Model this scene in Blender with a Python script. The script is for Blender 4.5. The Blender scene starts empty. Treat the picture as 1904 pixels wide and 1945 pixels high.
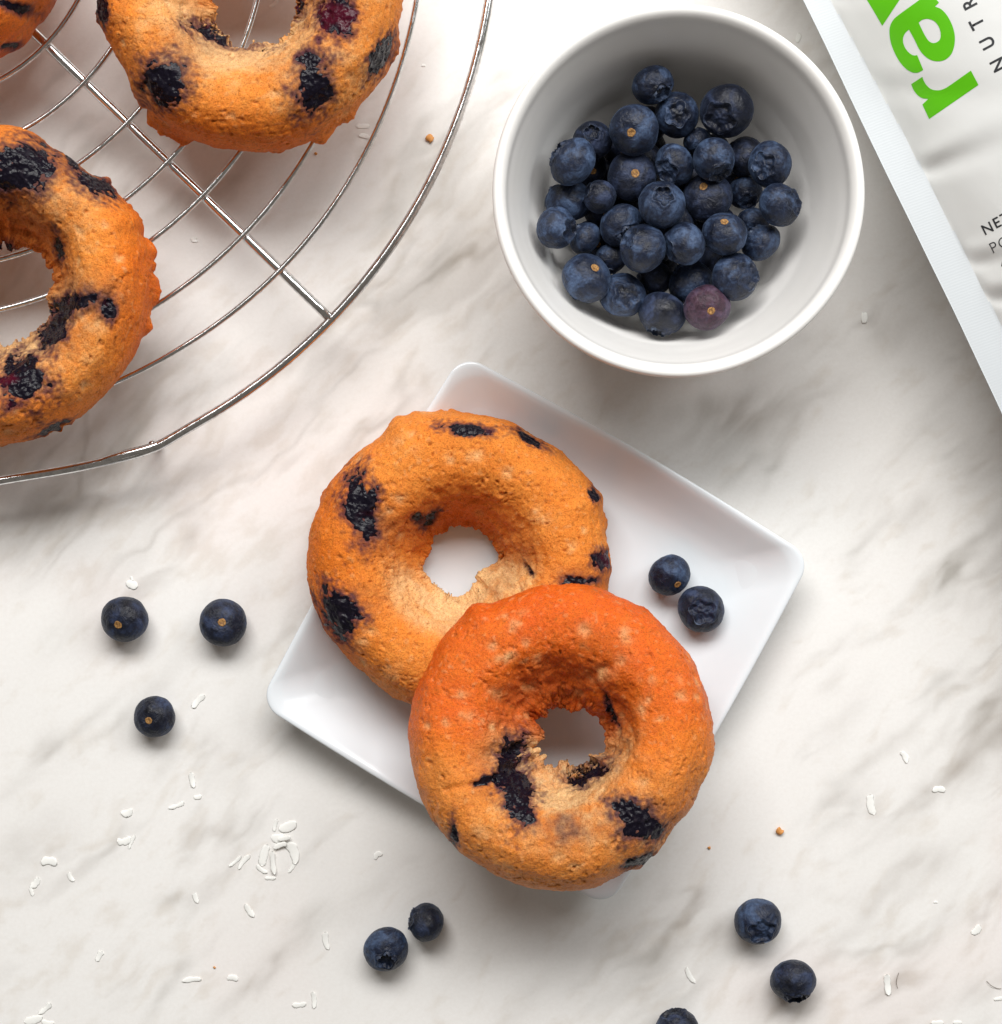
import bpy, bmesh, math, random
import numpy as np

# ------------------------------------------------------------------ camera, light, exposure
scene = bpy.context.scene
COL = scene.collection
H = 0.55                       # camera height above the counter (metres)
K = 0.149e-3                   # metres on the counter per unit of the layout grid (1904 x 1945)
CX, CY = 952.0, 972.5

cam_d = bpy.data.cameras.new("camera")
cam_d.sensor_fit = 'HORIZONTAL'
cam_d.angle = 2 * math.atan(CX * K / H)
cam_d.clip_start = 0.01
cam_d.clip_end = 20
cam = bpy.data.objects.new("camera", cam_d)
cam.location = (0, 0, H)
COL.objects.link(cam)
scene.camera = cam

world = bpy.data.worlds.new("World")
scene.world = world
world.use_nodes = True
wb = world.node_tree.nodes["Background"]
wb.inputs[0].default_value = (1.0, 0.90, 0.79, 1)
wb.inputs[1].default_value = 0.15


def area(name, loc, target, sx, sy, power, color):
    d = bpy.data.lights.new(name, 'AREA')
    d.shape = 'RECTANGLE'
    d.size, d.size_y = sx, sy
    d.energy = power
    d.color = color
    o = bpy.data.objects.new(name, d)
    o.location = loc
    import mathutils
    v = mathutils.Vector(target) - mathutils.Vector(loc)
    o.rotation_euler = v.to_track_quat('-Z', 'Y').to_euler()
    COL.objects.link(o)
    return o


area("window_light", (-0.04, 0.78, 1.03), (-0.01, 0.02, 0), 1.10, 0.46, 20.3, (1.0, 0.99, 0.975))
area("side_window_light", (0.84, 0.62, 0.88), (0.02, 0, 0), 0.50, 0.50, 6.0, (0.96, 0.985, 1.0))

vs = scene.view_settings
scene.display_settings.display_device = 'sRGB'
vs.view_transform = 'Standard'
vs.look = 'None'
vs.gamma = 1
vs.use_curve_mapping = False
vs.exposure = 0.0
scene.cycles.max_bounces = 8
scene.cycles.glossy_bounces = 4
scene.cycles.diffuse_bounces = 4
scene.cycles.use_denoising = True


# ------------------------------------------------------------------ helpers
def P(px, py, z=0.0):
    s = K * (H - z) / H
    return np.array([(px - CX) * s, (CY - py) * s, z])


def LEN(px, z=0.0):
    return px * K * (H - z) / H


def to_px(v):
    s = K * (H - v[:, 2]) / H
    return CX + v[:, 0] / s, CY - v[:, 1] / s


def smooth(e0, e1, x):
    t = np.clip((x - e0) / (e1 - e0), 0, 1)
    return t * t * (3 - 2 * t)


_rs = np.random.RandomState(7)
_perm = np.concatenate([_rs.permutation(256)] * 3)
_grad = _rs.normal(size=(256, 3))
_grad /= np.linalg.norm(_grad, axis=1)[:, None]


def noise(p, scale=1.0, seed=0):
    """gradient noise about -1..1 ; p (n,3) in metres, scale = cycles per metre"""
    q = p * scale + np.array([seed * 17.31, seed * 7.77 + 3.3, seed * 11.13 + 9.1])
    i = np.floor(q).astype(np.int64)
    f = q - i
    i &= 255
    w = f * f * f * (f * (f * 6 - 15) + 10)
    out = 0
    for dx in (0, 1):
        wx = w[:, 0] if dx else 1 - w[:, 0]
        for dy in (0, 1):
            wy = w[:, 1] if dy else 1 - w[:, 1]
            for dz in (0, 1):
                wz = w[:, 2] if dz else 1 - w[:, 2]
                h = _perm[_perm[_perm[(i[:, 0] + dx) & 255] + ((i[:, 1] + dy) & 255)] + ((i[:, 2] + dz) & 255)]
                g = _grad[h]
                out = out + wx * wy * wz * (g[:, 0] * (f[:, 0] - dx) + g[:, 1] * (f[:, 1] - dy) + g[:, 2] * (f[:, 2] - dz))
    return out * 1.6


def fbm(p, scale, octs=3, seed=0, gain=0.5):
    a, s, t = 0, 1.0, 0
    for o in range(octs):
        a = a + s * noise(p, scale * 2 ** o, seed + o * 3)
        t += s
        s *= gain
    return a / t


def link(o, parent=None):
    COL.objects.link(o)
    if parent is not None:
        o.parent = parent
    return o


def mesh_np(name, verts, faces, mat, parent=None, colors=None, smooth_shade=True, loc=None):
    """faces: (n,k) int array with k = 3 or 4"""
    me = bpy.data.meshes.new(name)
    verts = np.asarray(verts, dtype=np.float32)
    faces = np.asarray(faces, dtype=np.int32)
    n, k = faces.shape
    me.vertices.add(len(verts))
    me.vertices.foreach_set('co', verts.ravel())
    me.loops.add(n * k)
    me.loops.foreach_set('vertex_index', faces.ravel())
    me.polygons.add(n)
    me.polygons.foreach_set('loop_start', np.arange(0, n * k, k, dtype=np.int32))
    me.update(calc_edges=True)
    me.polygons.foreach_set('use_smooth', np.full(n, smooth_shade))
    if colors is not None:
        at = me.color_attributes.new("Col", 'FLOAT_COLOR', 'POINT')
        c = np.ones((len(verts), 4), dtype=np.float32)
        c[:, :colors.shape[1]] = colors
        at.data.foreach_set('color', c.ravel())
    me.materials.append(mat)
    o = bpy.data.objects.new(name, me)
    if loc is not None:
        o.location = loc
    return link(o, parent)


def grid_faces(nu, nv, wrap_u=True, wrap_v=True):
    iu = np.arange(nu if wrap_u else nu - 1)
    iv = np.arange(nv if wrap_v else nv - 1)
    a, b = np.meshgrid(iu, iv, indexing='ij')
    a2, b2 = (a + 1) % nu, (b + 1) % nv
    return np.stack([a * nv + b, a2 * nv + b, a2 * nv + b2, a * nv + b2], -1).reshape(-1, 4)


def tag(o, label=None, cat=None, group=None, kind=None):
    if label: o["label"] = label
    if cat: o["category"] = cat
    if group: o["group"] = group
    if kind: o["kind"] = kind
    return o


def empty(name, loc, label, cat, group=None):
    e = bpy.data.objects.new(name, None)
    e.empty_display_size = 0.01
    e.location = loc
    link(e)
    return tag(e, label, cat, group)


def sweep(path, r, n=12, closed=False):
    """tube along a polyline -> verts, faces ; r scalar or array"""
    path = np.asarray(path, float)
    m = len(path)
    r = np.broadcast_to(np.asarray(r, float), (m,))
    if closed:
        tan = np.roll(path, -1, 0) - np.roll(path, 1, 0)
    else:
        tan = np.gradient(path, axis=0)
    tan /= np.linalg.norm(tan, axis=1)[:, None] + 1e-12
    up = np.tile(np.array([0, 0, 1.0]), (m, 1))
    bad = np.abs(tan[:, 2]) > 0.95
    up[bad] = np.array([1.0, 0.2, 0])
    sd = np.cross(tan, up)
    sd /= np.linalg.norm(sd, axis=1)[:, None] + 1e-12
    nn = np.cross(sd, tan)
    ang = np.linspace(0, 2 * np.pi, n, endpoint=False)
    v = path[:, None, :] + r[:, None, None] * (np.cos(ang)[None, :, None] * sd[:, None, :] + np.sin(ang)[None, :, None] * nn[:, None, :])
    f = grid_faces(m, n, closed, True)
    v = v.reshape(-1, 3)
    if not closed:
        v = np.vstack([v, path[:1], path[-1:]])
        c0, c1 = len(v) - 2, len(v) - 1
        j = np.arange(n)
        f0 = np.stack([np.full(n, c0), j, (j + 1) % n, (j + 1) % n], -1)
        f1 = np.stack([np.full(n, c1), (m - 1) * n + (j + 1) % n, (m - 1) * n + j, (m - 1) * n + j], -1)
        # end caps as thin quads with a doubled corner are avoided: keep them as triangles
        tri = np.vstack([f0[:, :3], f1[:, :3]])
        q = np.vstack([f[:, [0, 1, 2]], f[:, [0, 2, 3]]])
        f = np.vstack([q, tri])
    return v, f


# ------------------------------------------------------------------ materials
def new_mat(name):
    m = bpy.data.materials.new(name)
    m.use_nodes = True
    nt = m.node_tree
    return m, nt, nt.nodes["Principled BSDF"]


def nd(nt, t, **kw):
    n = nt.nodes.new(t)
    for k, v in kw.items():
        if k in n.inputs.keys() if hasattr(n.inputs, 'keys') else False:
            n.inputs[k].default_value = v
        else:
            setattr(n, k, v)
    return n


def mixrgb(nt, fac, a, b, blend='MIX'):
    m = nt.nodes.new('ShaderNodeMix')
    m.data_type = 'RGBA'
    m.blend_type = blend
    for sock, val in ((m.inputs[0], fac), (m.inputs[6], a), (m.inputs[7], b)):
        if hasattr(val, 'links') or hasattr(val, 'is_linked'):
            nt.links.new(val, sock)
        elif isinstance(val, (tuple, list)):
            sock.default_value = (*val, 1) if len(val) == 3 else val
        else:
            sock.default_value = val
    return m.outputs[2]


def tex_noise(nt, scale, detail=3, rough=0.5, vec=None, dist=0.0):
    n = nt.nodes.new('ShaderNodeTexNoise')
    n.inputs['Scale'].default_value = scale
    n.inputs['Detail'].default_value = detail
    n.inputs['Roughness'].default_value = rough
    n.inputs['Distortion'].default_value = dist
    if vec is None:
        tc = nt.nodes.new('ShaderNodeTexCoord')
        vec = tc.outputs['Object']
    nt.links.new(vec, n.inputs['Vector'])
    return n.outputs['Fac']


def ramp(nt, fac, stops):
    r = nt.nodes.new('ShaderNodeValToRGB')
    e = r.color_ramp.elements
    while len(e) < len(stops):
        e.new(0.5)
    for el, (p, c) in zip(e, stops):
        el.position = p
        el.color = (*c, 1) if len(c) == 3 else c
    nt.links.new(fac, r.inputs[0])
    return r.outputs[0]


def bump(nt, height, strength, dist, bsdf, normal=None):
    b = nt.nodes.new('ShaderNodeBump')
    b.inputs['Strength'].default_value = strength
    b.inputs['Distance'].default_value = dist
    nt.links.new(height, b.inputs['Height'])
    if normal is not None:
        nt.links.new(normal, b.inputs['Normal'])
    nt.links.new(b.outputs[0], bsdf.inputs['Normal'])
    return b.outputs[0]


def attr_col(nt):
    a = nt.nodes.new('ShaderNodeVertexColor')
    a.layer_name = "Col"
    return a.outputs['Color']


# marble
M_MARBLE, nt, b = new_mat("marble")
c = attr_col(nt)
fine = tex_noise(nt, 900, 4, 0.65)
c2 = mixrgb(nt, 1.0, c, ramp(nt, fine, [(0.3, (0.955, 0.95, 0.945)), (0.7, (1, 1, 1))]), 'MULTIPLY')
nt.links.new(c2, b.inputs['Base Color'])
b.inputs['Roughness'].default_value = 0.42
b.inputs['Specular IOR Level'].default_value = 0.22

# white porcelain (plate, bowl)
def porcelain(name, col, rough):
    m, nt, b = new_mat(name)
    n = tex_noise(nt, 120, 3, 0.6)
    nt.links.new(mixrgb(nt, n, tuple(x * 0.975 for x in col), col), b.inputs['Base Color'])
    b.inputs['Roughness'].default_value = rough
    b.inputs['Coat Weight'].default_value = 0.35
    b.inputs['Coat Roughness'].default_value = 0.18
    bump(nt, tex_noise(nt, 60, 2, 0.5), 0.08, 0.002, b)
    return m

M_PLATE = porcelain("plate_porcelain", (0.79, 0.835, 0.87), 0.24)
M_BOWL = porcelain("bowl_stoneware", (0.92, 0.905, 0.88), 0.34)

# chrome wire
M_WIRE, nt, b = new_mat("chromed_wire")
n1 = tex_noise(nt, 700, 3, 0.7)
nt.links.new(ramp(nt, n1, [(0.35, (0.60, 0.60, 0.60)), (0.6, (0.84, 0.84, 0.84))]), b.inputs['Base Color'])
b.inputs['Metallic'].default_value = 1.0
nt.links.new(ramp(nt, n1, [(0.35, (0.24, 0.24, 0.24)), (0.62, (0.10, 0.10, 0.10))]), b.inputs['Roughness'])
bump(nt, tex_noise(nt, 500, 2, 0.6), 0.10, 0.0002, b)

# doughnut crumb and crust
def crumb(name, rough, spec):
    m, nt, b = new_mat(name)
    c = attr_col(nt)
    g = tex_noise(nt, 2600, 3, 0.75)
    c = mixrgb(nt, 1.0, c, ramp(nt, g, [(0.30, (0.50, 0.38, 0.28)), (0.47, (1, 1, 1)), (0.72, (1.20, 1.30, 1.40))]), 'MULTIPLY')
    nt.links.new(c, b.inputs['Base Color'])
    b.inputs['Roughness'].default_value = rough
    b.inputs['Specular IOR Level'].default_value = spec
    b.inputs['Subsurface Weight'].default_value = 0.12
    b.inputs['Subsurface Radius'].default_value = (0.0022, 0.0011, 0.0005)
    b.inputs['Subsurface Scale'].default_value = 1.0
    n = bump(nt, tex_noise(nt, 1500, 4, 0.75), 0.75, 0.0007, b)
    return m

M_CRUMB = crumb("baked_crumb", 0.60, 0.20)
M_CRUST = crumb("baked_crust", 0.44, 0.30)

# baked, burst blueberry
M_JAM, nt, b = new_mat("burst_blueberry_flesh")
c = attr_col(nt)
nt.links.new(c, b.inputs['Base Color'])
g = tex_noise(nt, 900, 4, 0.7)
nt.links.new(ramp(nt, g, [(0.35, (0.12, 0.12, 0.12)), (0.65, (0.38, 0.38, 0.38))]), b.inputs['Roughness'])
b.inputs['Specular IOR Level'].default_value = 0.20
bump(nt, tex_noise(nt, 800, 3, 0.6), 0.5, 0.0006, b)

# fresh blueberry skin
def berry_skin(name, dark, mid, bloom):
    m, nt, b = new_mat(name)
    tc = nt.nodes.new('ShaderNodeTexCoord')
    oi = nt.nodes.new('ShaderNodeObjectInfo')
    add = nt.nodes.new('ShaderNodeVectorMath')
    add.operation = 'MULTIPLY_ADD'
    comb = nt.nodes.new('ShaderNodeCombineXYZ')
    for i in range(3):
        nt.links.new(oi.outputs['Random'], comb.inputs[i])
    nt.links.new(comb.outputs[0], add.inputs[0])
    add.inputs[1].default_value = (0.31, 0.57, 0.83)
    nt.links.new(tc.outputs['Object'], add.inputs[2])
    v = add.outputs[0]
    n1 = tex_noise(nt, 170, 5, 0.62, v, 0.6)
    n2 = tex_noise(nt, 900, 4, 0.7, v, 0.3)
    base = ramp(nt, n1, [(0.33, dark), (0.49, mid), (0.64, bloom)])
    c = mixrgb(nt, 1.0, base, ramp(nt, n2, [(0.34, (0.45, 0.47, 0.55)), (0.52, (1, 1, 1)), (0.72, (1.35, 1.32, 1.25))]), 'MULTIPLY')
    nt.links.new(c, b.inputs['Base Color'])
    nt.links.new(ramp(nt, n1, [(0.30, (0.34, 0.34, 0.34)), (0.6, (0.60, 0.60, 0.60))]), b.inputs['Roughness'])
    b.inputs['Specular IOR Level'].default_value = 0.40
    b.inputs['Sheen Weight'].default_value = 0.10
    b.inputs['Sheen Roughness'].default_value = 0.45
    b.inputs['Sheen Tint'].default_value = (0.45, 0.62, 0.95, 1)
    w = tex_noise(nt, 420, 4, 0.65, v, 1.2)
    bump(nt, w, 0.55, 0.0010, b)
    return m

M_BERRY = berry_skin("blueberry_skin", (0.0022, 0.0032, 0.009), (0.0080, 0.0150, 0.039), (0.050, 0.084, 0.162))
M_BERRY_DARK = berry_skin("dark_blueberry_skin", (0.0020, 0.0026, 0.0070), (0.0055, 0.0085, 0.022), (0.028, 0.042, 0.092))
M_BERRY_PURPLE = berry_skin("purple_blueberry_skin", (0.020, 0.006, 0.014), (0.046, 0.016, 0.030), (0.085, 0.050, 0.085))
M_CALYX = berry_skin("blueberry_calyx", (0.006, 0.007, 0.014), (0.028, 0.040, 0.075), (0.095, 0.125, 0.185))
M_SCAR, nt, b = new_mat("stem_scar")
g = tex_noise(nt, 1800, 3, 0.7)
nt.links.new(ramp(nt, g, [(0.35, (0.10, 0.040, 0.008)), (0.62, (0.42, 0.22, 0.065))]), b.inputs['Base Color'])
b.inputs['Roughness'].default_value = 0.7

# coconut
M_COCO, nt, b = new_mat("coconut_flake")
g = tex_noise(nt, 900, 3, 0.6)
nt.links.new(mixrgb(nt, g, (0.86, 0.86, 0.82), (0.92, 0.92, 0.89)), b.inputs['Base Color'])
b.inputs['Roughness'].default_value = 0.5
M_BIT, nt, b = new_mat("crumb_bit")
b.inputs['Base Color'].default_value = (0.62, 0.27, 0.07, 1)
b.inputs['Roughness'].default_value = 0.7
M_HAIR, nt, b = new_mat("fibre")
b.inputs['Base Color'].default_value = (0.16, 0.12, 0.09, 1)

# pouch film
def film(name, col, rough, wave=False):
    m, nt, b = new_mat(name)
    b.inputs['Base Color'].default_value = (*col, 1)
    b.inputs['Roughness'].default_value = rough
    b.inputs['Specular IOR Level'].default_value = 0.45
    if wave:
        wv = nt.nodes.new('ShaderNodeTexWave')
        wv.inputs['Scale'].default_value = 420
        wv.inputs['Distortion'].default_value = 1.5
        tc = nt.nodes.new('ShaderNodeTexCoord'); mp = nt.nodes.new('ShaderNodeMapping')
        mp.inputs['Rotation'].default_value = (0, 0, math.radians(70))
        nt.links.new(tc.outputs['Object'], mp.inputs[0]); nt.links.new(mp.outputs[0], wv.inputs[0])
        bump(nt, wv.outputs[1], 0.06, 0.0003, b)
    else:
        bump(nt, tex_noise(nt, 90, 2, 0.5), 0.10, 0.002, b)
    return m

M_FILM = film("white_pouch_film", (0.73, 0.735, 0.72), 0.40)
M_SEAL = film("heat_sealed_film", (0.57, 0.60, 0.62), 0.42, True)
M_GREEN = film("green_print", (0.105, 0.50, 0.003), 0.40)
M_BLACK = film("black_print", (0.030, 0.032, 0.036), 0.45)

# ------------------------------------------------------------------ countertop
def build_counter():
    def axis(lo, hi, n, far):
        core = np.linspace(lo, hi, n)
        ext = np.array([0.01, 0.03, 0.07, 0.13, 0.2]) * far / 0.2
        return np.concatenate([lo - ext[::-1], core, hi + ext])
    xs = axis(-0.165, 0.165, 400, 0.25)
    ys = axis(-0.165, 0.165, 400, 0.25)
    X, Y = np.meshgrid(xs, ys, indexing='ij')
    n = X.size
    v = np.stack([X.ravel(), Y.ravel(), np.zeros(n)], -1)
    # vein direction runs from lower left to upper right
    a = math.radians(43)
    wob = 0.010 * fbm(v, 14, 3, 31)
    wob2 = 0.004 * fbm(v, 60, 3, 36)
    al = v[:, 0] * math.cos(a) + v[:, 1] * math.sin(a) + wob2
    ac = -v[:, 0] * math.sin(a) + v[:, 1] * math.cos(a) + wob + wob2
    q = np.stack([al * 0.30, ac, np.zeros(n)], -1)
    f1 = fbm(q, 34, 5, 41, 0.58)
    f2 = fbm(q, 80, 4, 51, 0.60)
    reg = fbm(v, 9, 2, 61)
    d = 0.50 * smooth(0.12, 0.44, f1 + 0.35 * reg) + 0.34 * smooth(0.10, 0.6, f2 + 0.25 * reg)
    ridge = 1 - np.abs(fbm(np.stack([al * 0.38, ac, np.zeros(n) + 0.3], -1), 26, 4, 71, 0.55)) * 3.2
    d += 0.30 * smooth(0.80, 1.0, ridge) * smooth(-0.15, 0.35, f2 + reg)
    # distinct veins and blotches, some deepened as painted shade by bowl and pouch: x, y, half length, half width, angle, strength
    S = [(60, 1620, 90, 55, 40, .34), (103, 1424, 34, 24, 60, .50), (110, 1425, 130, 12, 42, .40), (215, 1375, 60, 9, 45, .35),
         (300, 1455, 34, 26, 60, .30), (385, 1415, 36, 22, 40, .42), (440, 1460, 70, 32, 35, .28), (300, 1310, 60, 26, 55, .26),
         (325, 1709, 40, 20, 10, .40), (395, 1690, 60, 18, 45, .28), (340, 1835, 20, 16, 70, .42), (315, 1880, 60, 13, 55, .42),
         (540, 1815, 130, 26, 42, .34), (470, 1880, 80, 12, 35, .38), (595, 1740, 40, 20, 55, .36), (535, 1815, 16, 10, 50, .45),
         (1230, 1832, 60, 40, 55, .38), (1170, 1885, 60, 24, 40, .26), (1358, 1774, 34, 46, 60, .34), (1330, 1860, 40, 26, 30, .24),
         (1540, 1895, 46, 26, 50, .46), (1470, 1920, 30, 14, 40, .40), (1680, 1425, 190, 16, 41, .34), (1790, 1490, 150, 22, 42, .34),
         (1745, 1645, 110, 34, 30, .40), (1655, 1740, 110, 22, 40, .32), (1770, 1790, 120, 16, 46, .36), (1870, 1870, 60, 22, 35, .36),
         (1850, 1030, 95, 13, 41, .55), (1815, 1085, 60, 9, 42, .35), (1413, 800, 120, 50, 24, .60), (1330, 775, 90, 30, 10, .4), (1850, 880, 70, 60, 60, .45), (1700, 640, 60, 60, 45, .35), (1470, 895, 40, 10, 58, .40),  # vein tone plus painted shade below the bowl and beside the pouch
         (1560, 760, 90, 30, 40, .25), (1745, 830, 90, 36, 42, .40), (1660, 930, 60, 26, 50, .26), (1740, 980, 50, 24, 60, .30),
         (1500, 1110, 30, 12, 60, .22), (425, 355, 70, 20, 44, .45), (300, 290, 40, 20, 40, .30), (560, 460, 60, 12, 40, .22),
         (250, 1060, 80, 26, 45, .20), (130, 1180, 90, 30, 50, .22), (100, 960, 60, 30, 40, .26), (500, 1240, 60, 12, 44, .24),
         (640, 960, 60, 20, 50, .20), (390, 1130, 40, 10, 50, .15), (1620, 1350, 60, 22, 55, .24), (1790, 1290, 60, 12, 42, .30),
         (700, 1700, 80, 22, 45, .20), (930, 1800, 90, 30, 40, .22), (1000, 1900, 90, 24, 40, .22), (1590, 1560, 70, 16, 40, .24),
         (1620, 1050, 46, 20, 60, .24), (820, 300, 60, 16, 45, .16), (700, 520, 50, 12, 45, .16)]
    px, py = to_px(v)
    warp = 26 * fbm(v, 70, 3, 81)
    warp2 = 20 * fbm(v, 90, 3, 91)
    tear = 0.65 + 0.75 * fbm(q, 210, 3, 95)
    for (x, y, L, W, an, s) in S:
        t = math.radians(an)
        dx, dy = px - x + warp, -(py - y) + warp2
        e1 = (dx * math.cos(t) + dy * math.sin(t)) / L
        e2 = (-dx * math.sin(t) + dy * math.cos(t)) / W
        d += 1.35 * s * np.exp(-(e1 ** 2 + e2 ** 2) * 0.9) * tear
    d = np.clip(d, 0, 1.2)
    base = np.array([0.855, 0.842, 0.818])
    vein = np.array([0.385, 0.345, 0.305])
    tint = smooth(-0.3, 0.4, fbm(v, 25, 2, 101))[:, None]
    vein = vein * (1 - tint) + np.array([0.43, 0.41, 0.375]) * tint
    dd = np.clip(d, 0, 1)[:, None] ** 1.1 * 0.86
    col = base * (1 - dd) + vein * dd
    mott = smooth(0.0, 0.5, fbm(q * np.array([1.6, 1, 1]), 150, 4, 121, 0.65) + 0.3 * reg)[:, None]
    col = col * (1 - 0.11 * mott * np.array([0.8, 1.0, 1.25]))
    blush = smooth(0.1, 0.5, fbm(v, 18, 2, 111))[:, None]
    col = col * (1 - 0.05 * blush * np.array([0.0, 0.7, 0.8]))
    f = grid_faces(len(xs), len(ys), False, False)
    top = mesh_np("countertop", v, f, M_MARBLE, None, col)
    tag(top, kind="structure")
    # body of the slab below the polished face
    x0, x1, y0, y1 = xs[0], xs[-1], ys[0], ys[-1]
    vv = np.array([[x0, y0, -.0006], [x1, y0, -.0006], [x1, y1, -.0006], [x0, y1, -.0006],
                   [x0, y0, -.03], [x1, y0, -.03], [x1, y1, -.03], [x0, y1, -.03]])
    ff = np.array([[0, 1, 2, 3], [7, 6, 5, 4], [0, 4, 5, 1], [1, 5, 6, 2], [2, 6, 7, 3], [3, 7, 4, 0]])
    slab = mesh_np("countertop_slab", vv, ff, M_MARBLE, top, np.tile(base, (8, 1)), False)


build_counter()

# ------------------------------------------------------------------ cooling rack
RACK_Z = 0.0180
RING_R = 0.00080
SPOKE_R = 0.00134
RING_Z = RACK_Z + SPOKE_R + RING_R - 0.00012
RACK_TOP = RING_Z + RING_R
RC = (-170.0, -165.0)


def build_rack():
    c = P(RC[0], RC[1], RACK_Z)
    root = empty("cooling_rack", (c[0], c[1], 0), "round wire cooling rack with concentric rings, in the top left corner", "cooling rack")
    def ring(rpx, z, rad, name, jit, seed, n=260):
        t = np.linspace(0, 2 * np.pi, n, endpoint=False)
        pr = np.stack([np.cos(t), np.sin(t), np.zeros(n)], -1)
        R = LEN(rpx, z) + 0.0006 * jit * noise(pr, 1.6, seed)
        zz = np.zeros(n) + z + 0.0001 * noise(pr, 3, seed + 1)
        rr = rad * (1 + 0.05 * noise(pr, 30, seed + 2))
        path = np.stack([R * np.cos(t), R * np.sin(t), zz], -1)
        v, f = sweep(path, rr, 12, True)
        return mesh_np(name, v, f, M_WIRE, root)
    # outer rim : slightly flattened beyond the weld, with a kink there
    n = 520
    t = np.linspace(0, 2 * np.pi, n, endpoint=False)
    kx, ky = 292 - RC[0], -(852 - RC[1])
    tk = math.atan2(ky, kx)
    d = (t - tk + np.pi) % (2 * np.pi) - np.pi        # negative = further clockwise (left along the bottom)
    rp = 1111 - 20 * smooth(0.02, -0.26, d) * smooth(-1.6, -0.9, d) + 5 * np.exp(-(d / 0.05) ** 2)
    pr = np.stack([np.cos(t), np.sin(t), np.zeros(n)], -1)
    R = rp * K * (H - RACK_Z) / H
    v, f = sweep(np.stack([R * np.cos(t), R * np.sin(t), np.full(n, RACK_Z)], -1), 0.00132 * (1 + 0.04 * noise(pr, 30, 4)), 14, True)
    mesh_np("rim_wire", v, f, M_WIRE, root)
    # doubled length of wire where the rim is welded
    ds = np.linspace(-0.11, 0.03, 60)
    Rw = (np.interp(ds, d[np.argsort(d)], rp[np.argsort(d)]) - 3.5 * np.cos(np.linspace(-1.5, 1.5, 60))) * K * (H - RACK_Z) / H
    tt = tk + ds
    path = np.stack([Rw * np.cos(tt), Rw * np.sin(tt), RACK_Z + 0.0004 * np.cos(np.linspace(-1.4, 1.4, 60))], -1)
    rad = 0.00132 * np.sin(np.linspace(0.35, np.pi - 0.35, 60)) ** 0.6
    v, f = sweep(path, rad, 12, False)
    mesh_np("weld_splice", v, f, M_WIRE, root)
    for i, rpx in enumerate((160, 262, 364, 468, 579, 685, 779, 885, 981)):
        ring(rpx, RING_Z, RING_R, "ring_wire", 1.0, 10 + i * 5)
    for ang in (-44.0, 46.0):
        a = math.radians(ang)
        L = LEN(1111, RACK_Z)
        s = np.linspace(-L, L, 60)
        path = np.stack([s * math.cos(a), s * math.sin(a), np.full(60, RACK_Z)], -1)
        v, f = sweep(path, SPOKE_R, 14, False)
        mesh_np("spoke", v, f, M_WIRE, root)
    for a in (tk, tk + 1.57, tk + 3.14, tk + 4.71):
        L = LEN(1108, RACK_Z)
        e = np.array([math.cos(a), math.sin(a), 0]); tg = np.array([-e[1], e[0], 0])
        zs = RACK_Z - 0.0004
        pts = [e * (L - 0.0012 * u) + np.array([0, 0, zs + (0.0011 - zs) * u]) for u in np.linspace(0, 1, 14)]
        v, f = sweep(np.array(pts), 0.0010, 10, False)
        mesh_np("leg", v, f, M_WIRE, root)


build_rack()

# ------------------------------------------------------------------ plate
PLATE_C = (1017.5, 1197.7)
PLATE_RIM = 0.0125
PLATE_FLOOR = 0.0034


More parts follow.
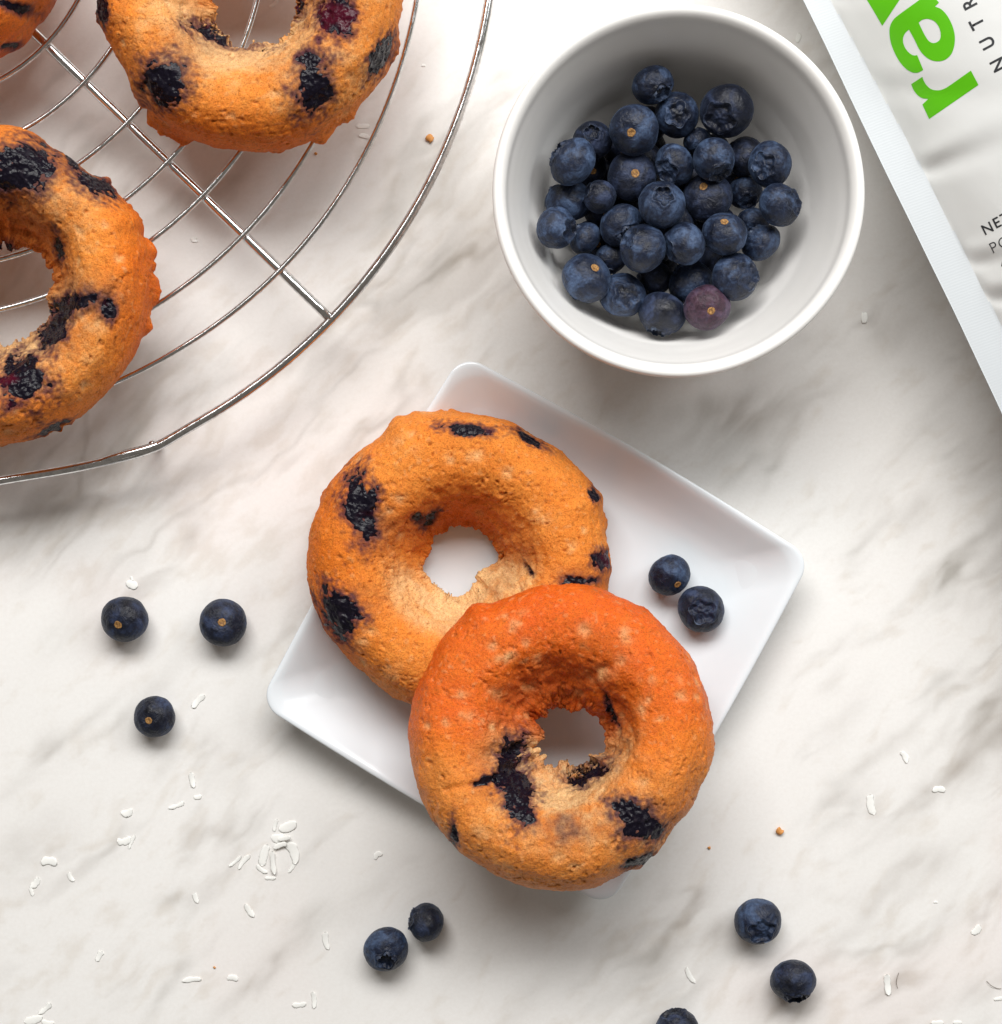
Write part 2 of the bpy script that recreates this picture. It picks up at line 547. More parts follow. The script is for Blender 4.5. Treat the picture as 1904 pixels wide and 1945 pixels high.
def build_plate():
    c = P(*PLATE_C, PLATE_RIM)
    ang = math.radians(-30.2)
    half = LEN(387, PLATE_RIM)
    # profile : inset from the rim edge, height, corner radius
    prof = [(0.040, 0.0012, .012), (0.027, 0.0004, .012), (0.0225, 0.0003, .012), (0.0205, 0.0010, .012), (0.0150, 0.0034, .0115),
            (0.0080, 0.0075, .0105), (0.0025, 0.0108, .0095), (0.0006, 0.0116, .0072), (0.0000, 0.0122, .0068), (0.0003, 0.0127, .0066), (0.0012, 0.0128, .0066),
            (0.0024, 0.0122, .0082), (0.0045, 0.0106, .0082), (0.0080, 0.0079, .0082), (0.0115, 0.0057, .0084), (0.0150, 0.0043, .0088),
            (0.0190, 0.0036, .0092), (0.0240, 0.0034, .0095), (0.032, 0.0034, .009), (0.045, 0.0034, .006), (half - 0.0006, 0.0034, .0003)]
    prof = np.array(prof)
    # refine the profile
    tt = np.arange(len(prof)); t2 = np.linspace(0, len(prof) - 1, 80)
    prof = np.stack([np.interp(t2, tt, prof[:, i]) for i in range(3)], -1)
    ker = np.array([1, 2, 1]) / 4
    for _ in range(2):
        for i in range(2):
            prof[1:-1, i] = np.convolve(prof[:, i], ker, 'same')[1:-1]
    ns = 24; na = 14
    rings = []
    for (d, z, r) in prof:
        L = half - d; r = min(r, L * 0.95)
        pts = []
        for q in range(4):
            cx, cy = [(1, 1), (-1, 1), (-1, -1), (1, -1)][q]
            a0 = q * math.pi / 2
            for s in np.linspace(0, math.pi / 2, na):
                pts.append((cx * (L - r) + r * math.cos(a0 + s), cy * (L - r) + r * math.sin(a0 + s)))
            # straight run to the next corner, very slightly bowed out
            nx, ny = [(-1, 1), (-1, -1), (1, -1), (1, 1)][q]
            p0 = pts[-1]
            a1 = a0 + math.pi / 2
            p1 = (nx * (L - r) + r * math.cos(a1), ny * (L - r) + r * math.sin(a1))
            for s in np.linspace(0, 1, ns + 2)[1:-1]:
                bow = 0.0012 * math.sin(s * math.pi) * (L / half)
                pts.append((p0[0] + (p1[0] - p0[0]) * s + bow * math.cos(a1), p0[1] + (p1[1] - p0[1]) * s + bow * math.sin(a1)))
        rings.append([(x * math.cos(ang) - y * math.sin(ang), x * math.sin(ang) + y * math.cos(ang), z) for x, y in pts])
    v = np.array(rings)
    nu, nv = v.shape[:2]
    f = grid_faces(nu, nv, False, True)
    root = empty("plate", (c[0], c[1], 0), "small white square porcelain plate holding two doughnuts", "plate")
    verts = v.reshape(-1, 3)
    verts = np.vstack([verts, [[0, 0, prof[-1, 1]], [0, 0, prof[0, 1]]]])
    mesh_np("dish", verts, f, M_PLATE, root)
    # foot under the plate closes the base
    L = half - 0.024
    sq = np.array([(1, 1), (-1, 1), (-1, -1), (1, -1)]) * L * 0.97
    vv = []
    for z in (0.0002, 0.0016):
        for x, y in sq:
            vv.append((x * math.cos(ang) - y * math.sin(ang), x * math.sin(ang) + y * math.cos(ang), z))
    ff = np.array([[3, 2, 1, 0], [4, 5, 6, 7], [0, 1, 5, 4], [1, 2, 6, 5], [2, 3, 7, 6], [3, 0, 4, 7]])
    mesh_np("foot", np.array(vv), ff, M_PLATE, root, None, False)


build_plate()

# ------------------------------------------------------------------ bowl
BOWL_H = 0.055
BC = P(1289.5, 361.5, BOWL_H)
BR = LEN(356, BOWL_H)
BOWL_IN = np.array([(0.0, 0.0110), (0.018, 0.0113), (0.027, 0.0145), (0.0330, 0.0210), (0.0373, 0.0310), (0.0402, 0.0400),
                    (0.0424, 0.0470), (0.0436, 0.0505), (BR - 0.0036, 0.0532)])


def build_bowl():
    out = [(0.0, 0.0018), (0.022, 0.0018), (0.0232, 0.0003), (0.0262, 0.0003), (0.0275, 0.0020), (0.031, 0.0060), (0.0385, 0.0180), (0.0430, 0.0330),
           (0.0460, 0.0470), (BR - 0.0004, 0.0523), (BR, 0.0540), (BR - 0.0005, 0.0549), (BR - 0.0015, 0.0553), (BR - 0.0026, 0.0547)]
    prof = np.array(out + list(map(tuple, BOWL_IN[::-1])))
    seg = np.r_[0, np.cumsum(np.hypot(*np.diff(prof, axis=0).T))]
    s2 = np.unique(np.concatenate([np.linspace(0, seg[-1], 150), seg]))
    p = np.stack([np.interp(s2, seg, prof[:, 0]), np.interp(s2, seg, prof[:, 1])], -1)
    for _ in range(2):
        p[1:-1] = (p[:-2] + 2 * p[1:-1] + p[2:]) / 4
    n = 160
    t = np.linspace(0, 2 * np.pi, n, endpoint=False)
    v = np.zeros((len(p), n, 3))
    v[:, :, 0] = p[:, 0][:, None] * np.cos(t); v[:, :, 1] = p[:, 0][:, None] * np.sin(t); v[:, :, 2] = p[:, 1][:, None]
    vv = v.reshape(-1, 3)
    # hand-thrown unevenness
    vv[:, :2] *= (1 + 0.006 * noise(vv, 22, 3))[:, None]
    vv[:, 2] += 0.00035 * noise(vv, 40, 5)
    vv[:, :2] *= (1 + 0.0009 * noise(vv * np.array([1, 1, 6]), 45, 8))[:, None]
    root = empty("bowl", (BC[0], BC[1], 0), "round white bowl filled with fresh blueberries", "bowl")
    mesh_np("bowl_body", vv, grid_faces(len(p), n, False, True), M_BOWL, root)


build_bowl()

# ------------------------------------------------------------------ doughnuts
GOLD = np.array([0.83, 0.300, 0.052])
ORANGE = np.array([0.80, 0.192, 0.015])
RED = np.array([0.76, 0.100, 0.004])
PALE = np.array([0.84, 0.50, 0.22])
BROWN = np.array([0.38, 0.085, 0.006])


def periodic(table, t):
    a = np.array(sorted(table), float)
    x = np.concatenate([a[:, 0] - 360, a[:, 0], a[:, 0] + 360]); y = np.tile(a[:, 1], 3)
    deg = np.degrees(t) % 360
    fine = np.interp(np.linspace(-360, 720, 4321), x, y)
    ker = np.hanning(33); ker /= ker.sum()
    fine = np.convolve(fine, ker, 'same')
    return np.interp(deg, np.linspace(-360, 720, 4321), fine)


def build_donut(label, cpx, zb, rout, rin, h, seed, chunks, bake, tilt=(0, 0), flash=(1.0, 1.0), pits=90, mat=None,
                notches=(), zc_off=0.0, res=(640, 250), stains=(), pale_spots=()):
    nu, nv = res
    rng = np.random.RandomState(seed)
    zw = 0.40 * h
    zc = zb + zw + zc_off
    c = P(cpx[0], cpx[1], zc)
    th = np.linspace(0, 2 * np.pi, nu, endpoint=False)
    vv = np.linspace(0, 2 * np.pi, nv, endpoint=False)
    TH, V = [a.ravel() for a in np.meshgrid(th, vv, indexing='ij')]
    s, co = np.sin(V), np.cos(V)
    qc = 0.60
    # outer shoulder and underside are rounded; the inner side is a funnel that narrows downward
    ti = np.clip((V - np.pi / 2) / (np.pi / 2), 0, 1)
    kt = np.array([0, .12, .25, .40, .55, .70, .85, 1.0])
    kq = np.array([qc, .52, .43, .335, .255, .175, .09, 0.0])
    kz = np.array([1.0, .992, .965, .89, .76, .58, .38, .17])
    tf = np.linspace(0, 1, 400)
    ker = np.hanning(41); ker /= ker.sum()
    fq = np.convolve(np.pad(np.interp(tf, kt, kq), 20, 'reflect', reflect_type='odd'), ker, 'valid')
    fz = np.convolve(np.pad(np.interp(tf, kt, kz), 20, 'edge'), ker, 'valid')
    fq[0] = qc; fz[0] = 1.0
    # underside of the inner edge turns back to the flat base
    tb = np.clip((V - np.pi) / (np.pi / 2), 0, 1)
    q = np.where(V < np.pi / 2, qc + (1 - qc) * np.abs(co) ** 0.92, np.where(V < np.pi, np.interp(ti, tf, fq), np.where(V < 1.5 * np.pi, fq[-1] + (qc - fq[-1]) * np.sin(tb * np.pi / 2) ** 1.3, qc + (1 - qc) * np.abs(co) ** 0.92)))
    z = np.where(V < np.pi / 2, zw + (h - zw) * np.abs(s) ** 0.95, np.where(V < np.pi, h * np.interp(ti, tf, fz), np.where(V < 1.5 * np.pi, h * fz[-1] * (1 - np.sin(tb * np.pi / 2) ** 0.6), zw - zw * np.abs(s) ** 0.62)))
    Ro = LEN(1.0, zc) * periodic(rout, TH)
    Ri = LEN(1.0, zc) * periodic(rin, TH)
    # hole widens upward like a funnel
    rad = Ri + (Ro - Ri) * q
    ring = np.stack([np.cos(TH), np.sin(TH), 0 * TH], -1)
    # ragged flash of crust squeezed out at the pan's edge
    jag = np.maximum(0, noise(ring, 6, seed)) * 1.5 + np.maximum(0, noise(ring, 15, seed + 1)) * 0.8 + np.maximum(0, noise(ring, 31, seed + 2) + 0.3 * noise(ring, 80, seed + 3)) * 0.35
    gate = smooth(-0.25, 0.35, noise(ring, 2.2, seed + 5))
    wv = (V + np.pi) % (2 * np.pi) - np.pi
    rad += flash[0] * 0.0013 * jag * gate * np.exp(-((wv + 0.22) / 0.20) ** 2)
    r3 = np.stack([np.cos(TH), np.sin(TH), z * 60], -1)
    jag2 = 1.2 * np.maximum(0, noise(r3, 1.6, seed + 7)) + 0.7 * np.abs(noise(r3, 4.5, seed + 8)) + 0.30 * np.abs(noise(r3, 12, seed + 9))
    wi = np.abs(wv) - np.pi
    wi = np.where(wv > 0, V - np.pi, V - np.pi)
    rad -= flash[1] * 0.0030 * jag2 * np.exp(-((wi + 0.02) / 0.26) ** 2)
    p = np.stack([rad * np.cos(TH), rad * np.sin(TH), z], -1)

    def normals(p):
        g = p.reshape(nu, nv, 3)
        du = np.roll(g, -1, 0) - np.roll(g, 1, 0)
        dv = np.roll(g, -1, 1) - np.roll(g, 1, 1)
        n = np.cross(du, dv).reshape(-1, 3)
        n /= np.linalg.norm(n, axis=1)[:, None] + 1e-12
        return n
    n = normals(p)
    p = p + n * (0.0011 * fbm(p, 55, 2, seed + 11) + 0.00045 * fbm(p, 190, 2, seed + 15))[:, None]
    # tilt, then place in the world
    ax, dg = tilt
    a = math.radians(ax); t = math.radians(dg)
    k = np.array([math.cos(a), math.sin(a), 0])
    off = p - np.array([0, 0, zw])
    R = off * math.cos(t) + np.cross(np.tile(k, (len(p), 1)), off) * math.sin(t) + k * (off @ k)[:, None] * (1 - math.cos(t))
    w = R + c
    n = normals(w)
    px, py = to_px(w)
    up = n[:, 2]
    inner = smooth(0.46, 0.16, q) * smooth(1.0, 0.85, np.where(s > 0, z / h, 0.5))       # wall of the hole
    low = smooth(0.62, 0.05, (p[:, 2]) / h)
    torn = inner * (0.12 + 0.88 * smooth(0.35, -0.45, np.sin(TH)))      # lower half of hole: torn pale crumb, its lit side also painted lighter
    pale = np.zeros(len(p)); depth = np.zeros(len(p))
    # torn pits that show the pale crumb
    cand = np.where(up > 0.15)[0]
    wn = w + 0.0007 * np.stack([noise(w, 600, seed + 21), noise(w, 600, seed + 22), noise(w, 600, seed + 23)], -1)
    for i in range(pits):
        o = w[cand[rng.randint(len(cand))]]
        big = rng.rand() < 0.16
        r0 = rng.uniform(0.0009, 0.0018) if big else rng.uniform(0.0003, 0.0007)
        d2 = ((wn - o) ** 2 * np.array([1, rng.uniform(0.7, 1.8), 1])).sum(1) / r0 ** 2
        m = d2 < 9
        e = np.exp(-d2[m])
        depth[m] = np.maximum(depth[m], e * r0 * (0.40 if big else 1.1))
        pale[m] = np.maximum(pale[m], e * (0.55 if big else 0.15))
    for (x, y, rx, ry, an, st) in pale_spots:
        t2 = math.radians(an)
        dx, dy = px - x, -(py - y)
        e1 = (dx * math.cos(t2) + dy * math.sin(t2)) / rx
        e2 = (-dx * math.sin(t2) + dy * math.cos(t2)) / ry
        g = np.exp(-(e1 ** 2 + e2 ** 2)) * (up > -0.2)
        pale = np.maximum(pale, np.clip(0.50 * st * g * (0.7 + 2.8 * fbm(w, 260, 3, seed + 25)), 0, 1))
    for (x, y, rx, ry, an, dp) in notches:
        t2 = math.radians(an)
        dx, dy = px - x, -(py - y)
        e1 = (dx * math.cos(t2) + dy * math.sin(t2)) / rx
        e2 = (-dx * math.sin(t2) + dy * math.cos(t2)) / ry
        depth += dp * np.exp(-(e1 ** 2 + e2 ** 2)) * (0.8 + 0.5 * noise(w, 300, seed + 27))
    depth *= smooth(-0.3, 0.1, up)
    f3 = fbm(w, 520, 3, seed + 31, 0.65)
    f4 = noise(w, 1300, seed + 35)
    pore = smooth(0.50, 0.72, noise(w, 760, seed + 36)) * smooth(-0.1, 0.3, noise(w, 130, seed + 33))
    fleck = smooth(0.42, 0.66, noise(w, 560, seed + 32))
    crack = 1 - np.abs(noise(w, 330, seed + 37)) * 5
    w = w + n * (-depth - 0.00055 * pore + 0.00014 * fleck + 0.00016 * f3 + 0.00014 * f4 - 0.00030 * smooth(0.6, 1.0, crack) * smooth(0.0, 0.4, noise(w, 120, seed + 38)))[:, None]
    w = w + n * (inner * 0.0013 * fbm(w, 260, 3, seed + 39))[:, None]
    n = normals(w)
    # ---- colour of the bake, with shade painted on the hole wall
    n1 = fbm(w, 90, 3, seed + 41); n2 = fbm(w, 420, 3, seed + 45, 0.6)
    bk = bake(px, py, w) + 0.34 * n1 + 0.34 * n2
    bk = np.clip(bk + 0.35 * low - 0.60 * torn + 0.30 * (inner - torn), 0, 2)  # upper hole wall gets deeper bake colour, painting its shade
    c1 = np.clip(bk, 0, 1)[:, None]; c2 = np.clip(bk - 1, 0, 1)[:, None]
    col = GOLD * (1 - c1) + ORANGE * c1
    col = col * (1 - c2) + RED * c2
    pl = np.clip(pale + 0.65 * torn * smooth(-0.2, 0.5, n1 + 0.3) + 0.35 * smooth(0.35, 0.0, bk) + 0.40 * smooth(0.25, 0.7, n2), 0, 1)[:, None]
    col = col * (1 - pl) + PALE * pl
    g1 = noise(w, 1150, seed + 53)[:, None]
    col = col * (1 + 0.16 * g1 * np.array([0.6, 1.0, 1.1]))
    br = (0.60 * smooth(0.22, 0.60, -n2) + 0.75 * smooth(0.52, 0.75, noise(w, 700, seed + 51)) * 0.8)[:, None] * (1 - 0.6 * pl)
    col = col * (1 - 0.22 * fleck[:, None]) + PALE * 0.22 * fleck[:, None]
    br = np.clip(br + 0.65 * pore[:, None] + 0.30 * (inner - torn)[:, None] + 0.48 * (low * smooth(-0.3, 0.5, n1 + 0.25))[:, None] * (1 - pl) + (0.22 * smooth(0.1, 0.6, fbm(w, 45, 2, seed + 57)))[:, None], 0, 0.85)  # brown on the upper hole wall stands in for shade
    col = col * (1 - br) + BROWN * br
    # ---- burst berries
    base = np.array([c[0], c[1], zb])
    root = empty("doughnut", base, label, "doughnut", "baked blueberry doughnuts")
    faces = grid_faces(nu, nv, True, True)
    wrk = fbm(w, 280, 3, seed + 61, 0.6)
    parts = []
    for ci, ch in enumerate(chunks):
        x, y, rx, ry, an, amp, red = ch[:7]
        minup = ch[7] if len(ch) > 7 else 0.05
        t2 = math.radians(an)
        dx, dy = px - x, -(py - y)
        e1 = (dx * math.cos(t2) + dy * math.sin(t2)) / rx
        e2 = (-dx * math.sin(t2) + dy * math.cos(t2)) / ry
        dist = np.sqrt(e1 ** 2 + e2 ** 2) * 1.10
        near = dist < 2.6
        m = np.full(len(w), -9.0)
        wl = w[near]
        m[near] = 1 - dist[near] + 0.55 * noise(wl, 190, seed + 71 + ci) + 0.42 * noise(wl, 480, seed + 72 + ci) + 0.30 * noise(wl, 1100, seed + 73 + ci)
        m[up < minup] = -9
        w = w - n * (0.00075 * smooth(-0.35, 0.5, m))[:, None]
        stn = np.zeros((len(w), 1))
        stn[near, 0] = np.clip(0.90 * smooth(-1.05, 0.15, m[near] + 0.45 * noise(wl, 900, seed + 74) + 0.25 * noise(wl, 350, seed + 75)) * (m[near] > -5), 0, 0.9)
        st = np.array([0.070, 0.022, 0.036]) * (1 - 0.5 * red) + np.array([0.12, 0.010, 0.03]) * 0.5 * red
        col = col * (1 - stn) + st * stn
        keep = (m[faces] > -0.30).all(1)
        fc = faces[keep]
        if len(fc) < 8:
            continue
        ids, inv = np.unique(fc, return_inverse=True)
        mm = m[ids]
        o = 0.45 * amp * (1 - np.exp(-3.0 * np.maximum(mm, 0))) + np.minimum(mm, 0) * 0.0022 + 0.00080 * wrk[ids] * smooth(0, 0.35, mm) + 0.00010 * smooth(0, .1, mm)
        cv = w[ids] + n[ids] * o[:, None]
        rn = smooth(0.0, 0.5, noise(w[ids], 200, seed + 77) + red - 0.62)[:, None]
        cc = np.array([0.006, 0.0045, 0.010]) * (1 - rn) + np.array([0.060, 0.004, 0.014]) * rn
        gr = smooth(0.30, 0.66, noise(w[ids], 800, seed + 79))[:, None] * 0.14
        cc = cc * (1 - gr) + np.array([0.11, 0.085, 0.10]) * gr
        parts.append((cv, inv.reshape(-1, 4), cc))
    for (x, y, rx, ry, an, stv) in stains:
        t2 = math.radians(an)
        dx, dy = px - x, -(py - y)
        e1 = (dx * math.cos(t2) + dy * math.sin(t2)) / rx
        e2 = (-dx * math.sin(t2) + dy * math.cos(t2)) / ry
        g = np.clip(np.exp(-(e1 ** 2 + e2 ** 2)) * stv * (1 + 1.3 * fbm(w, 300, 3, seed + 81)), 0, 0.8)[:, None]
        col = col * (1 - g) + np.array([0.11, 0.048, 0.042]) * g
    mesh_np("dough", w - base, faces, mat or M_CRUMB, root, np.clip(col, 0, 1))
    for cv, ff, cc in parts:
        mesh_np("burst_blueberry", cv - base, ff, M_JAM, root, cc)
    return root


def R_(base, *mods):
    """radius table : base radius with local changes (angle, delta)"""
    d = {a: base for a in range(0, 360, 10)}
    for a, dl in mods:
        d[a] = base + dl
    return list(d.items())


# the paler doughnut lying flat on the plate
build_donut("golden blueberry doughnut lying flat on the plate, partly covered by the other", (873, 1066), PLATE_FLOOR + 0.0002,
            R_(284, (90, 0), (100, 2), (108, 12), (112, 16), (116, 8), (125, -2), (140, 0), (150, 4), (170, 4), (180, 4), (190, 4), (200, 0), (210, -4), (220, -8), (230, -6),
               (60, -8), (50, -4), (40, -2), (30, 4), (24, 16), (20, 4), (0, 4)),
            R_(72, (180, -2), (350, -2), (340, -14), (330, -22), (320, -22), (310, -14), (300, -16), (290, -6), (10, 2), (0, 4), (200, 2)), 0.0272, 101,
            [(684, 962, 30, 62, 8, .0009, .45), (640, 1160, 30, 48, 20, .0008, .10), (663, 1158, 34, 14, -25, .0006, .1), (882, 815, 46, 11, -6, .0010, .2),
             (1008, 834, 34, 9, -28, .0010, .0, -.25), (1146, 1062, 16, 20, 60, .0006, .6), (1131, 940, 8, 16, 20, .0007, .0, -.3), (818, 985, 22, 8, 45, .0003, .1),
             (795, 985, 10, 9, 0, .0002, .1), (1095, 1106, 36, 10, 5, .0004, .0), (1002, 1080, 5, 12, 35, .0003, .0)],
            lambda x, y, w: 0.46 + 0.50 * smooth(740, 600, x) + 0.15 * smooth(900, 1250, y) * smooth(800, 640, x) - 0.30 * smooth(80, 0, np.hypot(x - 960, y - 1130) * 0.6),
            pits=260, flash=(1.1, 0.55), mat=M_CRUMB,
            notches=[(1000, 1085, 10, 22, 30, .0012)],
            pale_spots=[(950, 1085, 70, 60, 0, .9), (905, 1150, 90, 30, 10, .6), (820, 1140, 60, 40, 20, .5), (1030, 980, 22, 16, 0, .8), (1060, 1010, 12, 9, 0, .8),
                        (745, 1280, 22, 16, 20, .7), (770, 845, 18, 22, 60, .6), (900, 868, 20, 12, 0, .5), (690, 1220, 16, 12, 0, .7)],
            stains=[(712, 1000, 40, 40, 0, .55), (810, 985, 30, 16, 40, .6), (690, 1140, 40, 30, 0, .35), (1110, 1100, 60, 20, 0, .45)])


# the redder doughnut propped on top of it
d2 = build_donut("deep orange blueberry doughnut propped on the other, nearest the plate's lower corner", (1064, 1396), 0.0215,
            R_(288, (140, 3), (130, 2), (124, 14), (118, -8), (110, -6), (100, -2), (90, -2), (80, 0), (60, -2), (40, -2), (20, 0), (10, 2), (0, 2), (340, -8), (330, -6), (320, -14), (310, -2), (300, -8),
               (290, -6), (270, 0), (250, 0), (240, -4), (230, 2), (215, 2), (200, -2), (180, 2)),
            R_(72, (90, 0), (110, -4), (270, -4), (250, -8), (230, -14), (210, -18), (0, 20), (10, 20), (350, 18), (340, 14), (20, 18), (30, 12), (180, -20), (190, -20), (170, -18), (160, -14)), 0.0272, 202,
            [(985, 1505, 32, 62, 8, .0010, .30), (968, 1440, 22, 44, -22, .0008, .25), (945, 1476, 34, 7, 12, .0004, .2), (1116, 1466, 40, 17, 25, .0008, .0),
             (1222, 1570, 36, 32, 0, .0011, .0), (1190, 1540, 32, 20, -30, .0007, .0), (862, 1582, 8, 26, 5, .0006, .3), (812, 1558, 22, 7, -50, .0005, .0, -.3),
             (1216, 1636, 30, 9, 20, .0008, .1, -.3), (1326, 1548, 10, 22, -10, .0005, .3, -.2), (1163, 1352, 6, 34, 25, .0002, .0, -.2)],
            lambda x, y, w: 1.48 - 1.15 * smooth(1380, 1560, y + 0.22 * np.abs(x - 1065)) + 0.20 * smooth(1350, 1150, y) + 0.25 * smooth(840, 770, x),
            tilt=(30.5 + 0, -13.0), pits=380, flash=(1.0, 1.0), mat=M_CRUST, zc_off=0.0,
            notches=[(905, 1490, 60, 7, 10, .0012), (1150, 1270, 40, 10, 25, .0014), (1060, 1255, 30, 16, 10, .0008)],
            pale_spots=[(1040, 1440, 110, 46, 0, .65), (1085, 1535, 130, 75, 0, .95), (1090, 1450, 110, 40, 0, .8), (1150, 1275, 46, 15, 28, .9), (1190, 1205, 14, 18, 0, .9), (905, 1370, 26, 16, -15, .9),
                        (945, 1315, 16, 12, 0, .8), (880, 1320, 12, 10, 0, .8), (960, 1250, 26, 10, 20, .8), (1000, 1225, 16, 12, 0, .7), (1220, 1340, 10, 24, -15, .8),
                        (1230, 1290, 14, 12, 0, .8), (985, 1180, 20, 12, 40, .8), (920, 1580, 26, 14, 0, .7), (1075, 1500, 60, 40, 0, .5), (1290, 1300, 8, 16, 0, .6),
                        (1190, 1420, 16, 40, -35, .6), (1110, 1230, 12, 10, 0, .7), (1025, 1250, 12, 16, 0, .7)],
            stains=[(1075, 1575, 44, 34, 0, .75), (1210, 1555, 66, 44, 0, .55), (935, 1450, 40, 50, 0, .35), (1100, 1450, 60, 24, 0, .40)])


# the doughnut at the top edge, on the rack
build_donut("golden blueberry doughnut on the cooling rack, cut off by the photo's top edge", (476, 2), RACK_TOP,
            R_(284, (180, 4), (190, 0), (200, -6), (210, -10), (225, -6), (240, -2), (255, 2), (270, 2), (280, 4), (290, 0), (300, -2), (310, -4), (320, 0), (330, 2), (0, 4)),
            R_(86, (270, -4), (240, 2)), 0.0272, 303,
            [(425, 66, 62, 18, -14, .0006, .55), (312, 152, 42, 42, 0, .0008, .1), (594, 165, 34, 52, -14, .0012, .05), (586, 112, 22, 16, 0, .0006, .2), (636, 30, 34, 50, -10, .0008, .85),
             (724, 108, 16, 42, -28, .0008, .05, -.1), (190, 18, 12, 36, 12, .0008, .0, -.2), (560, 12, 16, 22, 20, .0006, .6), (660, 24, 14, 12, 0, .0004, .4)],
            lambda x, y, w: 0.24 + 0.60 * smooth(150, 250, y - 0.10 * np.abs(x - 470)) + 0.45 * smooth(290, 205, x) + 0.25 * smooth(690, 760, x),
            pits=240, flash=(1.6, 0.9), mat=M_CRUMB,
            pale_spots=[(470, 110, 150, 34, 0, .7), (300, 40, 60, 50, 0, .5), (640, 120, 60, 50, 0, .5), (540, 205, 16, 10, 0, .7), (560, 175, 14, 10, 0, .7)],
            stains=[(330, 130, 60, 50, 0, .45), (590, 120, 44, 40, 0, .45), (420, 90, 70, 22, -10, .30), (660, 40, 60, 40, 0, .25)])

# the doughnut at the left edge, on the rack
d4 = build_donut("crumbly blueberry doughnut on the cooling rack, cut off by the photo's left edge", (-5, 545), RACK_TOP,
            R_(287, (90, 16), (80, 20), (74, 12), (68, -6), (60, -6), (50, -10), (40, -2), (30, 6), (24, 12), (18, 2), (10, 4), (0, 4), (350, 2), (340, -2), (330, -2), (320, 0), (310, 0), (300, 2),
               (290, 6), (280, 12), (270, 14), (100, 6)),
            R_(110, (0, 0), (300, -4), (100, -26), (120, -24), (80, -14)), 0.0272, 404,
            [(42, 318, 62, 46, 10, .0006, .0), (182, 352, 40, 20, -22, .0016, .0, -.15), (130, 290, 10, 32, 30, .0010, .0, -.2), (45, 720, 48, 48, -20, .0012, .45), (105, 620, 22, 50, -32, .0008, .30),
             (135, 576, 46, 14, 15, .0008, .2), (205, 590, 16, 18, 0, .0004, .05), (105, 822, 36, 15, 20, .0010, .1, -.1), (5, 345, 26, 20, 0, .0006, 0), (112, 470, 8, 30, 15, .0003, 0, -.2),
             (6, 500, 22, 30, 0, .0004, .3, -.6), (262, 690, 7, 12, 0, .0008, .1, -.3)],
            lambda x, y, w: 0.28 + 1.0 * smooth(170, 285, x) + 0.40 * smooth(720, 850, y) + 0.25 * smooth(300, 240, y),
            pits=260, flash=(1.6, 1.4), mat=M_CRUMB,
            notches=[(160, 600, 40, 8, 35, .0016), (215, 560, 22, 8, 60, .0012)],
            pale_spots=[(110, 400, 60, 60, 0, .6), (60, 680, 60, 30, 0, .6), (150, 608, 22, 20, 0, .9), (185, 620, 30, 12, 0, .7), (90, 480, 60, 60, 0, .4)],
            stains=[(50, 330, 90, 60, 0, .55), (170, 560, 60, 34, 0, .55), (60, 420, 60, 30, 0, .30), (115, 640, 46, 50, 0, .40), (190, 585, 40, 26, 0, .4)])


# only an edge of this one shows in the corner
build_donut("dark baked doughnut edge in the extreme top left corner, on the rack", (-147, -147), RACK_TOP,
            R_(286, (310, 4), (318, -4), (325, 2)), R_(92), 0.0272, 505,
            [(28, 14, 34, 10, -20, .0006, .3, -.2), (20, 88, 20, 6, 10, .0008, .3, -.5)],
            lambda x, y, w: 1.05 + 0 * x, pits=60, flash=(1.2, 1.0), mat=M_CRUST, res=(420, 160),
            stains=[(40, 10, 40, 24, 0, .5)])

